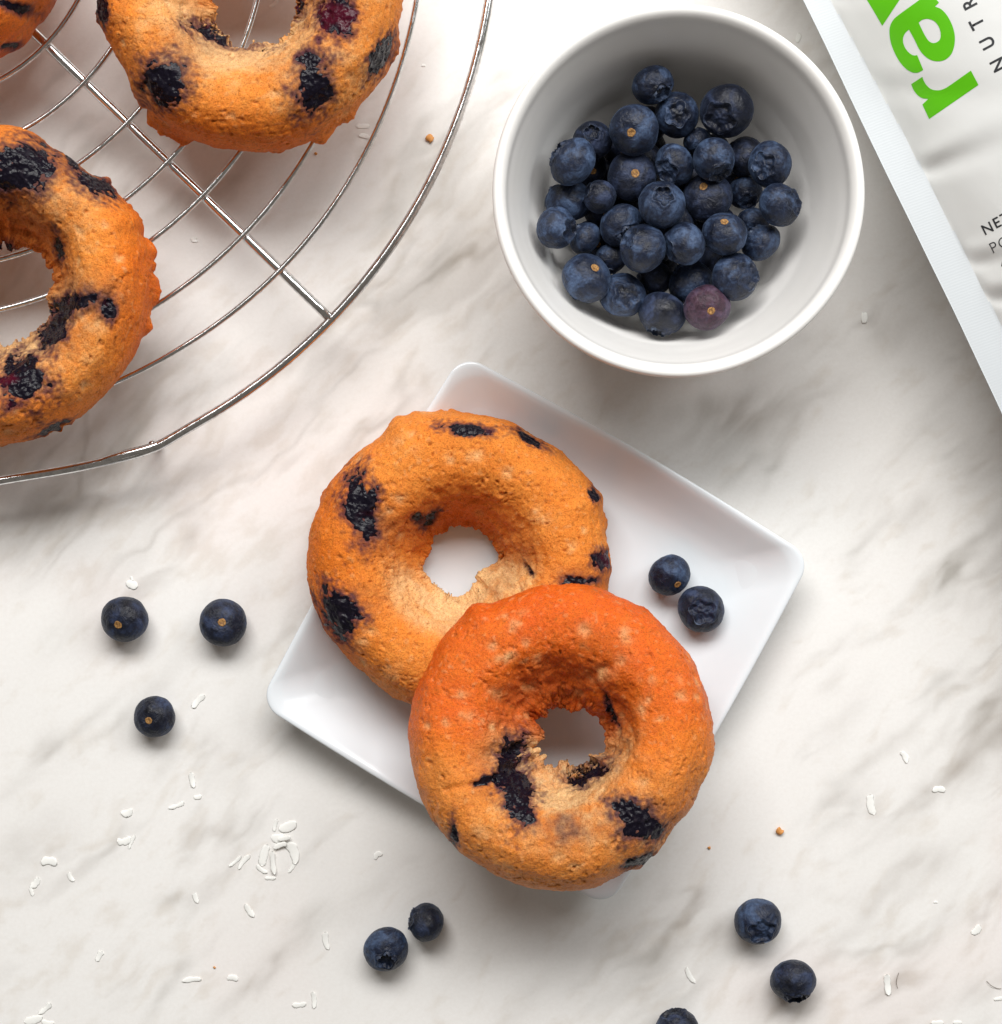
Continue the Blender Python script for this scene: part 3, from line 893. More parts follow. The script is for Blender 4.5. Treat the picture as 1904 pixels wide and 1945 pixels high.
# ------------------------------------------------------------------ fresh blueberries
def berry_meshes(seed, calyx_open):
    """unit: radius 1, calyx on +Z, stem scar on -Z"""
    rng = np.random.RandomState(seed)
    nl, npz = 84, 76
    lon = np.linspace(0, 2 * np.pi, nl, endpoint=False)
    ph = np.linspace(0.015, np.pi - 0.015, npz)
    # more rings near the two poles
    ph = ph + 0.25 * np.sin(2 * ph) * -1 * 0.5
    PH, LO = [a.ravel() for a in np.meshgrid(ph, lon, indexing='ij')]
    d = np.stack([np.sin(PH) * np.cos(LO), np.sin(PH) * np.sin(LO), np.cos(PH)], -1)
    r = 1 + 0.035 * noise(d, 1.1, seed) + 0.018 * noise(d, 2.6, seed + 1)
    r += 0.008 * noise(d, 6.0, seed + 2)
    # soft dents
    for _ in range(2):
        o = rng.normal(size=3); o /= np.linalg.norm(o)
        r -= rng.uniform(0.02, 0.06) * np.exp(-((d - o) ** 2).sum(1) / rng.uniform(0.08, 0.2))
    w = 0.45 * calyx_open
    sp = np.sin(PH)
    ph5 = rng.uniform(0, 6)
    lob = 0.06 * np.cos(5 * LO + ph5) + 0.035 * np.cos(3 * LO + rng.uniform(0, 6)) + 0.05 * noise(np.stack([np.cos(LO), np.sin(LO), 0 * LO], -1), 4.0, seed + 9)
    top = PH < np.pi / 2
    crater = np.where(top, smooth(w + 0.035 + lob, w - 0.05 + lob, sp), 0)
    r -= 0.17 * crater
    r += np.where(top, 0.055 * np.exp(-((sp - w - 0.08 - lob) / 0.05) ** 2), 0)
    r += np.where(top, 0.045 * np.exp(-(sp / 0.08) ** 2) + 0.02 * np.cos(5 * LO + ph5) * smooth(0.05, 0.2, sp) * smooth(0.36, 0.22, sp), 0)
    r -= np.where(~top, 0.12 * np.exp(-(sp / 0.25) ** 2), 0)
    v = d * r[:, None]
    v[:, 2] *= 0.86
    f = grid_faces(npz, nl, False, True)
    vv = np.vstack([v, [[0, 0, v[:nl, 2].mean()], [0, 0, v[-nl:, 2].mean()]]])
    tri = np.vstack([f[:, [0, 1, 2]], f[:, [0, 2, 3]]])
    j = np.arange(nl)
    cap = np.vstack([np.stack([np.full(nl, npz * nl), j, (j + 1) % nl], -1), np.stack([np.full(nl, npz * nl + 1), (npz - 1) * nl + (j + 1) % nl, (npz - 1) * nl + j], -1)])
    body = (vv, np.vstack([tri, cap]))
    # crown: a ragged ring of five dry lobes round the crater
    n2, m2 = 80, 5
    lo2 = np.linspace(0, 2 * np.pi, n2, endpoint=False)
    lob5 = np.abs(np.cos(2.5 * lo2 + ph5 / 2)) ** 0.7
    rag = rng.normal(size=n2); rag = (rag + np.roll(rag, 1)) / 2
    hgt = np.clip(0.03 + 0.20 * lob5 + 0.045 * rag, 0.015, 0.32)
    ins = np.stack([0 * lo2 + np.cos(lo2), np.sin(lo2), 0 * lo2], -1)
    lobr = 0.05 * np.cos(5 * lo2 + 1.0)
    rows = []
    for side in (0, 1):
        for k in (range(m2) if side == 0 else reversed(range(m2))):
            t = k / (m2 - 1)
            rr = w + 0.05 + 0.05 * np.cos(5 * lo2 + ph5) + hgt * t * (0.30 if calyx_open > 0.97 else -0.45) + (0.022 * (1 - 0.8 * t) if side == 0 else 0)
            zz = (0.86 * np.sqrt(np.maximum(0.05, 1 - rr ** 2)) - 0.05) + hgt * t * 0.62
            rows.append(np.stack([np.cos(lo2) * rr, np.sin(lo2) * rr, zz], -1))
    cv = np.array(rows).reshape(-1, 3)
    crown = (cv, grid_faces(len(rows), n2, True, True))
    # stem scar: a little dished tan disc
    n3 = 20
    lo3 = np.linspace(0, 2 * np.pi, n3, endpoint=False)
    zb = vv[-1, 2]
    rad = 0.180 * (1 + 0.045 * rng.normal(size=n3))
    rr_ = []
    for (q, dz) in ((1.0, 0.03), (0.95, -0.030), (0.75, -0.042), (0.45, -0.02), (0.08, -0.012)):
        rr_.append(np.stack([np.cos(lo3) * rad * q, np.sin(lo3) * rad * q, np.full(n3, zb + dz)], -1))
    scar = (np.array(rr_).reshape(-1, 3)[:, :], grid_faces(5, n3, False, True))
    return body, crown, scar


import mathutils
VARIANTS = []
RB = 0.0064      # nominal berry radius
for s_, op in ((11, 1.0), (23, 0.95), (37, 1.08), (41, 0.85), (59, 1.0)):
    parts = berry_meshes(s_, op)
    ms = []
    for nm, (v, f), mt in (("skin", parts[0], M_BERRY), ("calyx", parts[1], M_CALYX), ("stem_scar", parts[2], M_SCAR)):
        o = mesh_np(nm, v * RB, f, mt)
        me = o.data
        bpy.data.objects.remove(o)
        ms.append(me)
    VARIANTS.append(ms)
SKINS = {'b': M_BERRY, 'd': M_BERRY_DARK, 'p': M_BERRY_PURPLE}
_skin_cache = {}


def berry(center, r, face, var, label, group, tone='b', base_z=0.0, roll=0.0, stretch=(1, 1, 1)):
    """face: ('c' or 's', dx, dy) which end is turned to the viewer and where it sits on the disc (grid axes, y down)"""
    kind, dx, dy = face
    dz = math.sqrt(max(0.02, 1 - dx * dx - dy * dy))
    rr = math.hypot(dx, dy)
    if kind == 's' and rr > 0.7:          # seen from the side: both ends lie on the outline
        dx, dy, dz = dx / rr, dy / rr, -0.20
    d = mathutils.Vector((dx, -dy, dz)).normalized()
    if kind == 's':
        d = -d
    qt = d.to_track_quat('Z', 'Y')
    qt = qt @ mathutils.Quaternion((0, 0, 1), roll)
    root = empty("blueberry", (center[0], center[1], base_z), label, "blueberry", group)
    ms = VARIANTS[var % len(VARIANTS)]
    for nm, me in zip(("skin", "calyx", "stem_scar"), ms):
        if nm == "skin" and tone != 'b':
            key = (var % len(VARIANTS), tone)
            if key not in _skin_cache:
                m2 = me.copy(); m2.materials.clear(); m2.materials.append(SKINS[tone]); _skin_cache[key] = m2
            me = _skin_cache[key]
        o = bpy.data.objects.new(nm, me)
        COL.objects.link(o)
        o.parent = root
        o.location = (0, 0, center[2] - base_z)
        o.rotation_mode = 'QUATERNION'
        o.rotation_quaternion = qt
        sc = r / RB
        o.scale = (sc * stretch[0], sc * stretch[1], sc * stretch[2])
    return root


rnd = random.Random(5)
GL = "loose blueberries on the counter and plate"
loose = [  # x, y, r, face, tone, base z, label
    (237, 1176, 45, ('s', -.18, .25), 'd', 0, "blueberry with tan stem scar, upper left of the three left of the plate"),
    (424, 1183, 45, ('s', .08, -.08), 'd', 0, "blueberry with centred tan scar, closest to the plate's left edge"),
    (294, 1362, 40, ('s', -.2, .12), 'd', 0, "small blueberry, lowest of the three left of the plate"),
    (734, 1803, 44, ('c', .02, .45), 'b', 0, "larger of two touching blueberries below the plate, crown turned downward"),
    (810, 1752, 39, ('s', .9, .3), 'd', 0, "narrow blueberry, right one of the touching pair below the plate"),
    (1440, 1750, 46, ('c', .08, .35), 'b', 0, "pale bloomed blueberry with open crown at the lower right"),
    (1507, 1862, 45, ('c', .1, .85), 'd', 0, "wrinkled dark blueberry at the lower right below the pale one"),
    (1287, 1955, 42, ('s', .2, .85), 'd', 0, "blueberry cut off by the photo's bottom edge"),
    (1272, 1092, 42, ('s', .42, .55), 'b', PLATE_FLOOR, "upper blueberry of the pair on the white plate"),
    (1332, 1157, 45, ('c', 0, .08), 'd', PLATE_FLOOR, "lower blueberry on the plate with its star crown facing up"),
]
for i, (x, y, rp, fc, tone, bz, lab) in enumerate(loose):
    zz = bz + 0.0055
    r = LEN(rp, zz) * 0.985
    lift = r * (0.86 + 0.14 * (1 - math.sqrt(max(0, 1 - fc[1] ** 2 - fc[2] ** 2))))
    zc = bz + lift + 0.0001
    c = P(x, y, zc)
    berry(c, r, fc, i, lab, GL, tone, bz, rnd.uniform(0, 6.28), (0.93, 1, 1) if i == 4 else (rnd.uniform(.97, 1.03), rnd.uniform(.97, 1.03), 1))

# ---- heap in the bowl : zoom coordinates of the photo's bowl -> layout grid
heap = [  # x, y, r, layer height (mm), face, tone, label
    (800, 402, 92, 30, ('c', .50, .62), 'b', "topmost blueberry in the bowl, closest to the far rim"),
    (914, 545, 98, 26, ('c', -.05, .15), 'b', "bowl blueberry with crown up, just below the topmost one"),
    (1150, 525, 118, 29, ('c', -.40, .48), 'd', "large dark blueberry at the upper right of the bowl's heap"),
    (712, 617, 119, 31, ('s', -.20, .30), 'b', "large bowl blueberry showing its stem scar, upper left of the heap"),
    (515, 668, 92, 21, ('c', -.1, -.3), 'd', "shaded bowl blueberry behind the upper left ones"),
    (423, 768, 112, 28, ('s', .8, .5), 'b', "rounded blueberry at the heap's left edge, upper one"),
    (702, 838, 112, 22, ('s', .10, .02), 'd', "dark bowl blueberry with a bright orange scar"),
    (903, 782, 94, 27, ('c', -.55, .50), 'b', "bowl blueberry with torn crown facing down left, mid heap"),
    (1090, 757, 102, 31, ('c', .35, .82), 'b', "pale bowl blueberry with a tiny stalk below it"),
    (1015, 668, 66, 18, ('s', .3, .8), 'b', "small blueberry deep between the upper bowl berries"),
    (1235, 742, 94, 20, ('s', .8, .2), 'd', "dark blueberry left of the crowned one at the heap's right"),
    (1356, 780, 100, 28, ('c', -.45, .22), 'b', "bowl blueberry with hollow crown at the heap's right edge"),
    (405, 958, 106, 24, ('s', .2, .9), 'b', "broad wrinkled blueberry at the heap's left, under the rounded one"),
    (545, 935, 78, 17, ('s', .8, .3), 'd', "half hidden bowl blueberry right of the broad wrinkled one"),
    (845, 972, 108, 30, ('c', 0, -.32), 'b', "bowl blueberry with ragged star crown at the heap's centre"),
    (1060, 935, 112, 22, ('s', -.30, -.42), 'd', "very dark bowl blueberry right of the central crowned one"),
    (1240, 918, 82, 19, ('c', .1, .75), 'b', "small bowl blueberry between the dark one and the right edge"),
    (1402, 972, 102, 30, ('c', .78, -.10), 'b', "blueberry at the heap's far right, crown pointing to the rim"),
    (340, 1082, 98, 29, ('c', .82, .20), 'b', "pale blueberry at the heap's far left touching the wall"),
    (478, 1132, 76, 22, ('s', .7, .6), 'b', "small blueberry tucked right of the far left one"),
    (650, 1068, 98, 24, ('c', .35, .62), 'b', "smooth bowl blueberry behind the big pale one"),
    (757, 1180, 110, 31, ('c', -.80, -.42), 'b', "big pale blueberry in the lower middle of the heap"),
    (950, 1155, 102, 29, ('s', .85, -.3), 'b', "oval blueberry right of the big pale one"),
    (1142, 1110, 102, 30, ('s', -.12, -.55), 'b', "greyish blueberry with tan scar near the heap's lower right"),
    (1315, 1150, 88, 23, ('s', .6, .7), 'b', "creased blueberry at the heap's right, under the far right one"),
    (1275, 1048, 72, 20, ('s', .2, -.8), 'b', "partly hidden blueberry below the far right one"),
    (600, 1228, 72, 20, ('s', .3, -.9), 'b', "small shaded blueberry above the crowned one at the bottom"),
    (487, 1320, 113, 26, ('s', .40, -.42), 'b', "blueberry with off centre scar at the heap's lower left"),
    (655, 1400, 104, 24, ('c', .12, .16), 'b', "blueberry with round crown facing up at the heap's bottom"),
    (845, 1487, 107, 23, ('c', -.3, .95), 'd', "wrinkled purplish blueberry at the very bottom of the heap"),
    (978, 1345, 106, 21, ('s', .3, .9), 'b', "flattened blueberry behind the reddish one"),
    (1057, 1457, 102, 24, ('s', .12, .28), 'p', "reddish purple blueberry with an orange scar"),
    (1190, 1316, 108, 27, ('c', .62, .02), 'b', "blueberry with split silvery skin at the heap's lower right"),
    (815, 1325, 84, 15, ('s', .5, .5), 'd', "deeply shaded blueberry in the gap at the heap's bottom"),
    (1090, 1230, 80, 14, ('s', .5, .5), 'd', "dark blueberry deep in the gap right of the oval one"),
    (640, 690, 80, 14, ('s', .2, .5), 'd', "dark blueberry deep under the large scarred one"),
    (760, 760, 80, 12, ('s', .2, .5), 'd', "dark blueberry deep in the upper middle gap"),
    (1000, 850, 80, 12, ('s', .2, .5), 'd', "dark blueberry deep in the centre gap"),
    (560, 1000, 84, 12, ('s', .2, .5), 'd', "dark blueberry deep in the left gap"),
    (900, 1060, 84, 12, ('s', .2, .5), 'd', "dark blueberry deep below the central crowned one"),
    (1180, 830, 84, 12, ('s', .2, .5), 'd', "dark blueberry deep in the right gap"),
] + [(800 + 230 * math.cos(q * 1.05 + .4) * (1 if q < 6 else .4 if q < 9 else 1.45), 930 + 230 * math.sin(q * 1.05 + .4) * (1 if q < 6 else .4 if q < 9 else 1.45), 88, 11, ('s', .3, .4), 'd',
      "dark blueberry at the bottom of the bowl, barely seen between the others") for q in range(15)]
nb = len(heap)
hp = np.array([(920.3 + a[0] * 0.4, a[1] * 0.4) for a in heap])
hz = np.array([(a[3] + 6) * 1e-3 for a in heap])
hr = np.array([LEN(a[2] * 0.4, (a[3] + 6) * 1e-3) for a in heap])
pos = np.array([P(hp[i, 0], hp[i, 1], hz[i]) for i in range(nb)])
for it in range(400):
    tgt = np.array([P(hp[i, 0], hp[i, 1], pos[i, 2]) for i in range(nb)])
    pos[:, :2] += 0.22 * (tgt[:, :2] - pos[:, :2])
    pos[:, 2] += 0.01 * (hz - pos[:, 2])
    d = pos[:, None, :] - pos[None, :, :]
    dist = np.linalg.norm(d, axis=2) + np.eye(nb)
    over = np.maximum(0, (hr[:, None] + hr[None, :]) * 0.93 - dist) * (1 - np.eye(nb))
    dirv = d / dist[:, :, None]
    dirv[:, :, 2] *= 1.4
    pos += 0.30 * (over[:, :, None] * dirv).sum(1)
    rel = pos[:, :2] - BC[:2]
    rd = np.linalg.norm(rel, axis=1) + 1e-9
    lim = np.interp(pos[:, 2], BOWL_IN[:, 1], BOWL_IN[:, 0]) - hr * 0.93
    k = np.minimum(1, lim / rd)
    pos[:, :2] = BC[:2] + rel * k[:, None]
    pos[:, 2] = np.maximum(pos[:, 2], 0.0112 + hr * 0.9)
for i, a in enumerate(heap):
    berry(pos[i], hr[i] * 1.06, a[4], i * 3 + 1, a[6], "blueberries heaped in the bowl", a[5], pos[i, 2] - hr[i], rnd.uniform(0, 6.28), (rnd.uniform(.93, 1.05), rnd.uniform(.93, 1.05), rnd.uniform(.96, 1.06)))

# ------------------------------------------------------------------ pouch
def build_pouch():
    ze = 0.0330
    A, B = P(1527, 0, ze), P(1904, 785, ze)
    t = (B - A); Ltot = np.linalg.norm(t); t /= Ltot
    nrm = np.array([-t[1], t[0], 0])           # towards the inside of the pouch
    if nrm[0] < 0: nrm = -nrm
    a0, a1, b1 = -0.115, 0.215, 0.165
    na, nbb = 330, 190
    av = np.linspace(a0, a1, na); bv = np.concatenate([np.linspace(0, 0.030, 80), np.linspace(0.030, b1, nbb - 79)[1:]])
    nbb = len(bv)

    def seal_w(a):
        return np.interp(a, [a0, 0.0, 0.045, 0.10, a1], [0.0058, 0.0062, 0.0088, 0.0098, 0.0098])

    creases = [(0.0555, 0.0018, 0.0022, 0.016, 0.10), (0.0830, 0.0015, 0.0018, 0.010, 0.30), (0.0935, 0.0017, 0.0017, 0.013, 0.42), (0.002, 0.0014, 0.003, 0.012, 0.5), (0.112, 0.0016, 0.003, 0.012, 0.4), (0.030, 0.0008, 0.004, 0.03, 0.7)]

    def height(a, b):
        w = seal_w(a)
        u = np.maximum(0, b - w)
        ends = smooth(0, 0.05, a - a0) * smooth(0, 0.05, a1 - a) * smooth(0, 0.04, b1 - 0.008 - b)
        g = (1 - np.exp(-u / 0.020)) * ends
        p = np.stack([a, b, 0 * a], -1)
        z = ze + 0.0230 * g + 0.0012 * fbm(p, 28, 2, 131) * (g > 0) * smooth(0, 0.02, u) + 0.00035 * np.sin(a * 90 + 1.5 * np.sin(a * 37)) * (1 - smooth(0, .004, u))
        for (ca, dp, wd, L, sl) in creases:
            z = z - dp * np.exp(-((a - ca - sl * u) / (wd + 0.12 * u)) ** 2) * (1 - np.exp(-u / 0.0015)) * np.exp(-u / L)
            z = z + 0.6 * dp * np.exp(-((a - ca + 0.0045 - sl * u) / (wd + 0.12 * u)) ** 2) * (1 - np.exp(-u / 0.0015)) * np.exp(-u / L)
        return z, g

    AA, BB = [x.ravel() for x in np.meshgrid(av, bv, indexing='ij')]
    zt, g = height(AA, BB)
    zb = np.maximum(0.0006, zt - 0.0004 - 0.056 * g)
    wave = 0.00035 * fbm(np.stack([AA, 0 * AA, 0 * AA], -1), 20, 2, 141)
    bb = BB + wave * smooth(0.01, 0, BB)
    xy = A + AA[:, None] * t + bb[:, None] * nrm
    root_loc = np.array([A[0], A[1], 0])
    root = empty("pouch", root_loc, "white plastic pouch with green and black lettering at the right edge", "pouch")
    top = xy.copy(); top[:, 2] = zt
    bot = xy.copy(); bot[:, 2] = zb
    f = grid_faces(na, nbb, False, False)
    # faces of the seal strip and of the body, split along the seal line
    fb = BB[f].mean(1); fw = seal_w(AA[f].mean(1))
    isseal = fb < fw
    # edges that close the two films together
    N = len(top)
    i = np.arange(na); j = np.arange(nbb)
    def strip(idx):
        return np.stack([idx[:-1], idx[1:], idx[1:] + N, idx[:-1] + N], -1)
    rim_seal = strip(i * nbb)
    rim_far = np.vstack([strip(i * nbb + nbb - 1)[:, ::-1], strip(j)[:, ::-1], strip((na - 1) * nbb + j)])
    allv = np.vstack([top, bot]) - root_loc
    def sub(faces, name, mat):
        ids, inv = np.unique(faces, return_inverse=True)
        return mesh_np(name, allv[ids], inv.reshape(-1, 4), mat, root)
    sub(np.vstack([f[isseal], f[isseal][:, ::-1] + N, rim_seal]), "side_seal", M_SEAL)
    sub(np.vstack([f[~isseal], f[~isseal][:, ::-1] + N, rim_far]), "pouch_body", M_FILM)

    # ---- printing
    def ab_from_px(px, py):
        """layout grid -> (a,b) on the film, by marching down the sight line"""
        z = np.full(len(px), ze)
        for _ in range(12):
            s = K * (H - z) / H
            x, y = (px - CX) * s, (CY - py) * s
            d = np.stack([x, y, 0 * x], -1) - np.array([A[0], A[1], 0])
            a, b = d @ t, d @ nrm
            z, _g = height(a, np.maximum(b, 0))
        return a, b

    def print_shape(loops, name, mat, lab=None):
        cu = bpy.data.curves.new(name, 'CURVE')
        cu.dimensions = '2D'; cu.fill_mode = 'BOTH'
        for lp in loops:
            a, b = ab_from_px(np.array([q[0] for q in lp], float), np.array([q[1] for q in lp], float))
            sp = cu.splines.new('POLY'); sp.points.add(len(lp) - 1)
            for k in range(len(lp)):
                sp.points[k].co = (a[k] * 100, b[k] * 100, 0, 1)
            sp.use_cyclic_u = True
        o = bpy.data.objects.new(name, cu); COL.objects.link(o)
        finish_print(o, name, mat, lab, lambda co: (co[:, 0] / 100, co[:, 1] / 100))

    def finish_print(o, name, mat, lab, fn):
        dg = bpy.context.evaluated_depsgraph_get()
        me = bpy.data.meshes.new_from_object(o.evaluated_get(dg))
        data = o.data
        bpy.data.objects.remove(o)
        bm = bmesh.new(); bm.from_mesh(me)
        bmesh.ops.remove_doubles(bm, verts=bm.verts, dist=1e-6)
        bmesh.ops.triangulate(bm, faces=bm.faces)
        co = np.array([v.co[:] for v in bm.verts])
        a, b = fn(co)
        for v, x, y in zip(bm.verts, a, b): v.co = (x, y, 0)
        for _ in range(4):
            long = [e for e in bm.edges if e.calc_length() > 0.0016]
            if not long: break
            bmesh.ops.subdivide_edges(bm, edges=long, cuts=1)
            bmesh.ops.triangulate(bm, faces=bm.faces)
        co = np.array([v.co[:] for v in bm.verts])
        z, _g = height(co[:, 0], co[:, 1])
        w = A + co[:, :1] * t + co[:, 1:2] * nrm
        w[:, 2] = z + 0.00009
        w -= root_loc
        for v, q in zip(bm.verts, w): v.co = q
        bmesh.ops.recalc_face_normals(bm, faces=bm.faces)
        if sum(f.normal.z for f in bm.faces) < 0:
            bmesh.ops.reverse_faces(bm, faces=bm.faces)
        m2 = bpy.data.meshes.new(name); bm.to_mesh(m2); bm.free()
        m2.materials.append(mat)
        ob = bpy.data.objects.new(name, m2); link(ob, root)
        if lab: ob["label"] = lab

    def smooth_loop(pts, corner):
        """Catmull-Rom through the points, except that listed points stay corners"""
        n = len(pts); out = []
        for i in range(n):
            p0, p1, p2, p3 = [np.array(pts[(i + k) % n], float) for k in (-1, 0, 1, 2)]
            if i in corner: p0 = p1 - (p2 - p1)
            if (i + 1) % n in corner: p3 = p2 + (p2 - p1)
            for s in np.linspace(0, 1, 6)[:-1]:
                out.append(tuple(0.5 * ((2 * p1) + (-p0 + p2) * s + (2 * p0 - 5 * p1 + 4 * p2 - p3) * s * s + (-p0 + 3 * p1 - 3 * p2 + p3) * s ** 3)))
        return out

    def Z(pts):
        return [(1459.7 + x * 0.23333, y * 0.23333) for x, y in pts]

    r_ = [(1650, 573), (1712, 690), (1310, 968), (1255, 850), (1302, 805), (1250, 796), (1208, 765), (1180, 725), (1164, 684), (1255, 624), (1268, 660), (1295, 700), (1335, 728), (1390, 734), (1440, 718), (1485, 690)]
    print_shape([Z(smooth_loop(r_, {0, 1, 2, 3, 4, 8, 9, 15}))], "printed_letter", M_GREEN, "green lowercase letter r")
    a_ = [(1262, 568), (1225, 588), (1180, 590), (1130, 565), (1080, 515), (1040, 450), (1005, 370), (988, 290), (990, 220), (1015, 165), (1060, 122), (1225, 2), (1318, -66), (1390, 20), (1358, 52), (1410, 75), (1460, 130),
          (1500, 210), (1519, 290), (1515, 370), (1490, 440), (1440, 485), (1380, 498), (1320, 485), (1270, 450), (1230, 400), (1190, 320), (1146, 240), (1118, 265), (1100, 300), (1098, 340), (1113, 385), (1143, 425), (1180, 449), (1213, 448)]
    a_in = [(1225, 183), (1255, 160), (1300, 152), (1350, 170), (1385, 210), (1403, 262), (1400, 315), (1375, 341), (1340, 349), (1305, 330), (1275, 285), (1248, 232)]
    print_shape([Z(smooth_loop(a_, {0, 11, 12, 13, 14, 27, 34})), Z(smooth_loop(a_in, {0}))], "printed_letter", M_GREEN, "green lowercase letter a")
    w_ = [(928, 210), (800, -6), (790, -26), (905, -140), (812, -330), (770, -420), (870, -480), (1000, -255), (1010, -250), (960, -120), (1105, -50)]
    print_shape([Z([(928, 210), (800, -6), (700, -180), (820, -240), (1180, -170)])], "printed_letter", M_GREEN, "green letter w cut by the photo's edge")

    def print_text(ch, cx, cy, cap, rot, mat, bold, lab, width=1.0):
        """one printed character centred on a layout-grid point; rot in image degrees (counter-clockwise)"""
        cu = bpy.data.curves.new("printed_letter", 'FONT')
        cu.body = ch
        cu.align_x = 'CENTER'
        cu.size = 1.0
        cu.offset = bold
        o = bpy.data.objects.new("printed_letter", cu); COL.objects.link(o)
        bpy.context.view_layer.update()
        bb = np.array([q[:] for q in o.bound_box])
        lo, hi = bb.min(0), bb.max(0)
        hh = hi[1] - lo[1]
        mid = (lo + hi) / 2
        r = math.radians(rot)
        def fn(co):
            u = (co[:, 0] - mid[0]) / hh * cap * width; v = (co[:, 1] - mid[1]) / hh * cap
            x = u * math.cos(r) - v * math.sin(r); y = u * math.sin(r) + v * math.cos(r)
            return ab_from_px(cx + x, cy - y)
        finish_print(o, "printed_letter", mat, lab, fn)

    rr = 117.0
    for ch, zx, zy in (("N", 1872, 525), ("U", 1785, 348), ("T", 1698, 190), ("R", 1636, 24)):
        print_text(ch, 1459.7 + zx * .23333, zy * .23333, 27, rr + 1, M_BLACK, 0.018, None, 0.86)
    for ch, zx, zy in (("N", 622, 445), ("E", 692, 402), ("T", 752, 368)):
        print_text(ch, 1713.6 + zx * .2612, 317.3 + zy * .2612, 20, 27, M_BLACK, 0.012, None)
    for ch, zx, zy in (("P", 670, 582), ("O", 742, 545)):
        print_text(ch, 1713.6 + zx * .2612, 317.3 + zy * .2612, 20, 27, M_BLACK, -0.012, None)
    print_text("4", 1713.6 + 742 * .2612, 317.3 + 700 * .2612, 19, 27, M_BLACK, 0.02, None)
    # speck of crumb stuck on the seal
build_pouch()

# ------------------------------------------------------------------ coconut flakes, crumbs, fibres
def flake_mesh(L, W, seed, T=0.00055):
    rng = np.random.RandomState(seed)
    n = 14
    m = 7
    s = np.linspace(-1, 1, n)
    half = (1 - np.abs(s) ** rng.uniform(3, 7)) ** 0.5 * (1 + 0.10 * np.convolve(rng.normal(size=n + 2), [.4, .6, .4], 'valid'))
    half = np.clip(half, 0.10, 1.3)
    bend = rng.uniform(-.35, .35) * (1 - s ** 2) * W
    curl = rng.uniform(0.0, 0.0003) * s ** 2 * (L / 0.004)
    ang = np.linspace(0, 2 * np.pi, m * 2, endpoint=False)
    v = np.zeros((n, m * 2, 3))
    for i in range(n):
        jit = 1 + 0.05 * rng.normal(size=m * 2)
        v[i, :, 0] = s[i] * L / 2
        v[i, :, 1] = bend[i] + np.cos(ang) * half[i] * W / 2 * jit
        v[i, :, 2] = T / 2 + curl[i] + np.sin(ang) * T / 2 * min(1, half[i] + .3)
    vv = v.reshape(-1, 3)
    k = m * 2
    f = grid_faces(n, k, False, True)
    tri = np.vstack([f[:, [0, 1, 2]], f[:, [0, 2, 3]]])
    vv = np.vstack([vv, v[0].mean(0)[None], v[-1].mean(0)[None]])
    j = np.arange(k)
    cap = np.vstack([np.stack([np.full(k, n * k), (j + 1) % k, j], -1), np.stack([np.full(k, n * k + 1), (n - 1) * k + j, (n - 1) * k + (j + 1) % k], -1)])
    vv[:, 2] = np.maximum(vv[:, 2], 0.00002)
    return vv, np.vstack([tri, cap])


def flake(x, y, l, w, ang, label, z=0.0, seed=[0], group="coconut flakes strewn on the counter", mat=None, name="coconut_flake", cat="coconut flake", T=None):
    seed[0] += 1
    v, f = flake_mesh(LEN(l), LEN(w) * (0.80 if name == 'coconut_flake' else 1.0), seed[0] * 13 + 5, T or min(0.00042, 0.00016 + LEN(w) * 0.06))
    a = math.radians(-ang)
    v2 = v.copy()
    v2[:, 0] = v[:, 0] * math.cos(a) - v[:, 1] * math.sin(a)
    v2[:, 1] = v[:, 0] * math.sin(a) + v[:, 1] * math.cos(a)
    if z > 0:
        v2[:, 2] += 0.12 * v2[:, 0]
        v2[:, 2] -= v2[:, 2].min()
    p = P(x, y, z)
    o = mesh_np(name, v2, f, mat or M_COCO, None, None, True, tuple(p))
    tag(o, label, cat, group)
    return o


def q2(x, y, l, w, a, lab, z=0.0):      # lower-left crop of the photo
    flake(x * .4, 1396.3 + y * .4, l * .4, w * .4, a, lab, z)


q2(915, 212, 75, 30, 80, "upright coconut sliver above the lowest loose flakes left of the plate")
q2(940, 292, 38, 28, -10, "short coconut flake right below the upright sliver")
q2(838, 333, 80, 24, -20, "slanting coconut sliver left of the short flake, mid left")
q2(603, 363, 56, 44, -15, "rounded coconut flake alone under the lowest left blueberry")
q2(590, 497, 68, 46, -10, "broad coconut flake paired with a thin shred at left")
q2(628, 508, 70, 20, -65, "thin coconut shred leaning on the broad paired flake")
q2(235, 604, 76, 52, 5, "plump oval coconut flake near the left edge")
q2(340, 672, 50, 26, 60, "faint coconut shred right of the plump oval flake")
q2(165, 700, 62, 38, -50, "coconut flake below the plump oval one at the left edge")
q2(150, 745, 40, 24, 70, "tiny coconut shred hanging below the left edge flake")
HW = ["largest oval flake at the top right of the coconut heap", "thin upright shred at the top left of the coconut heap", "broad flake in the upper middle of the coconut heap",
      "narrow level shred lying across the coconut heap's middle", "slanting shred lying lower across the coconut heap's middle", "big upright flake on the left of the coconut heap",
      "long thin upright shred in the coconut heap's centre", "big curved flake on the right of the coconut heap", "thin shred below the curved flake on the heap's right",
      "short tilted shred at the heap's lower left", "small level shred at the bottom of the coconut heap"]
for a, hl in zip([(1368, 432, 88, 56, -20, 0), (1310, 428, 60, 22, -75, 0), (1318, 482, 62, 50, -10, 0), (1352, 490, 62, 26, -10, .0008), (1332, 525, 66, 30, -20, .0007), (1258, 570, 108, 52, -75, 0),
          (1300, 605, 112, 30, 85, .0006), (1385, 560, 112, 56, 70, 0), (1388, 622, 70, 22, -60, 0), (1245, 635, 62, 24, 35, 0), (1285, 678, 52, 20, 0, 0)], HW):
    q2(*a[:5], hl, a[5])
q2(1118, 598, 76, 20, -40, "left one of two parallel slanting coconut slivers beside the heap")
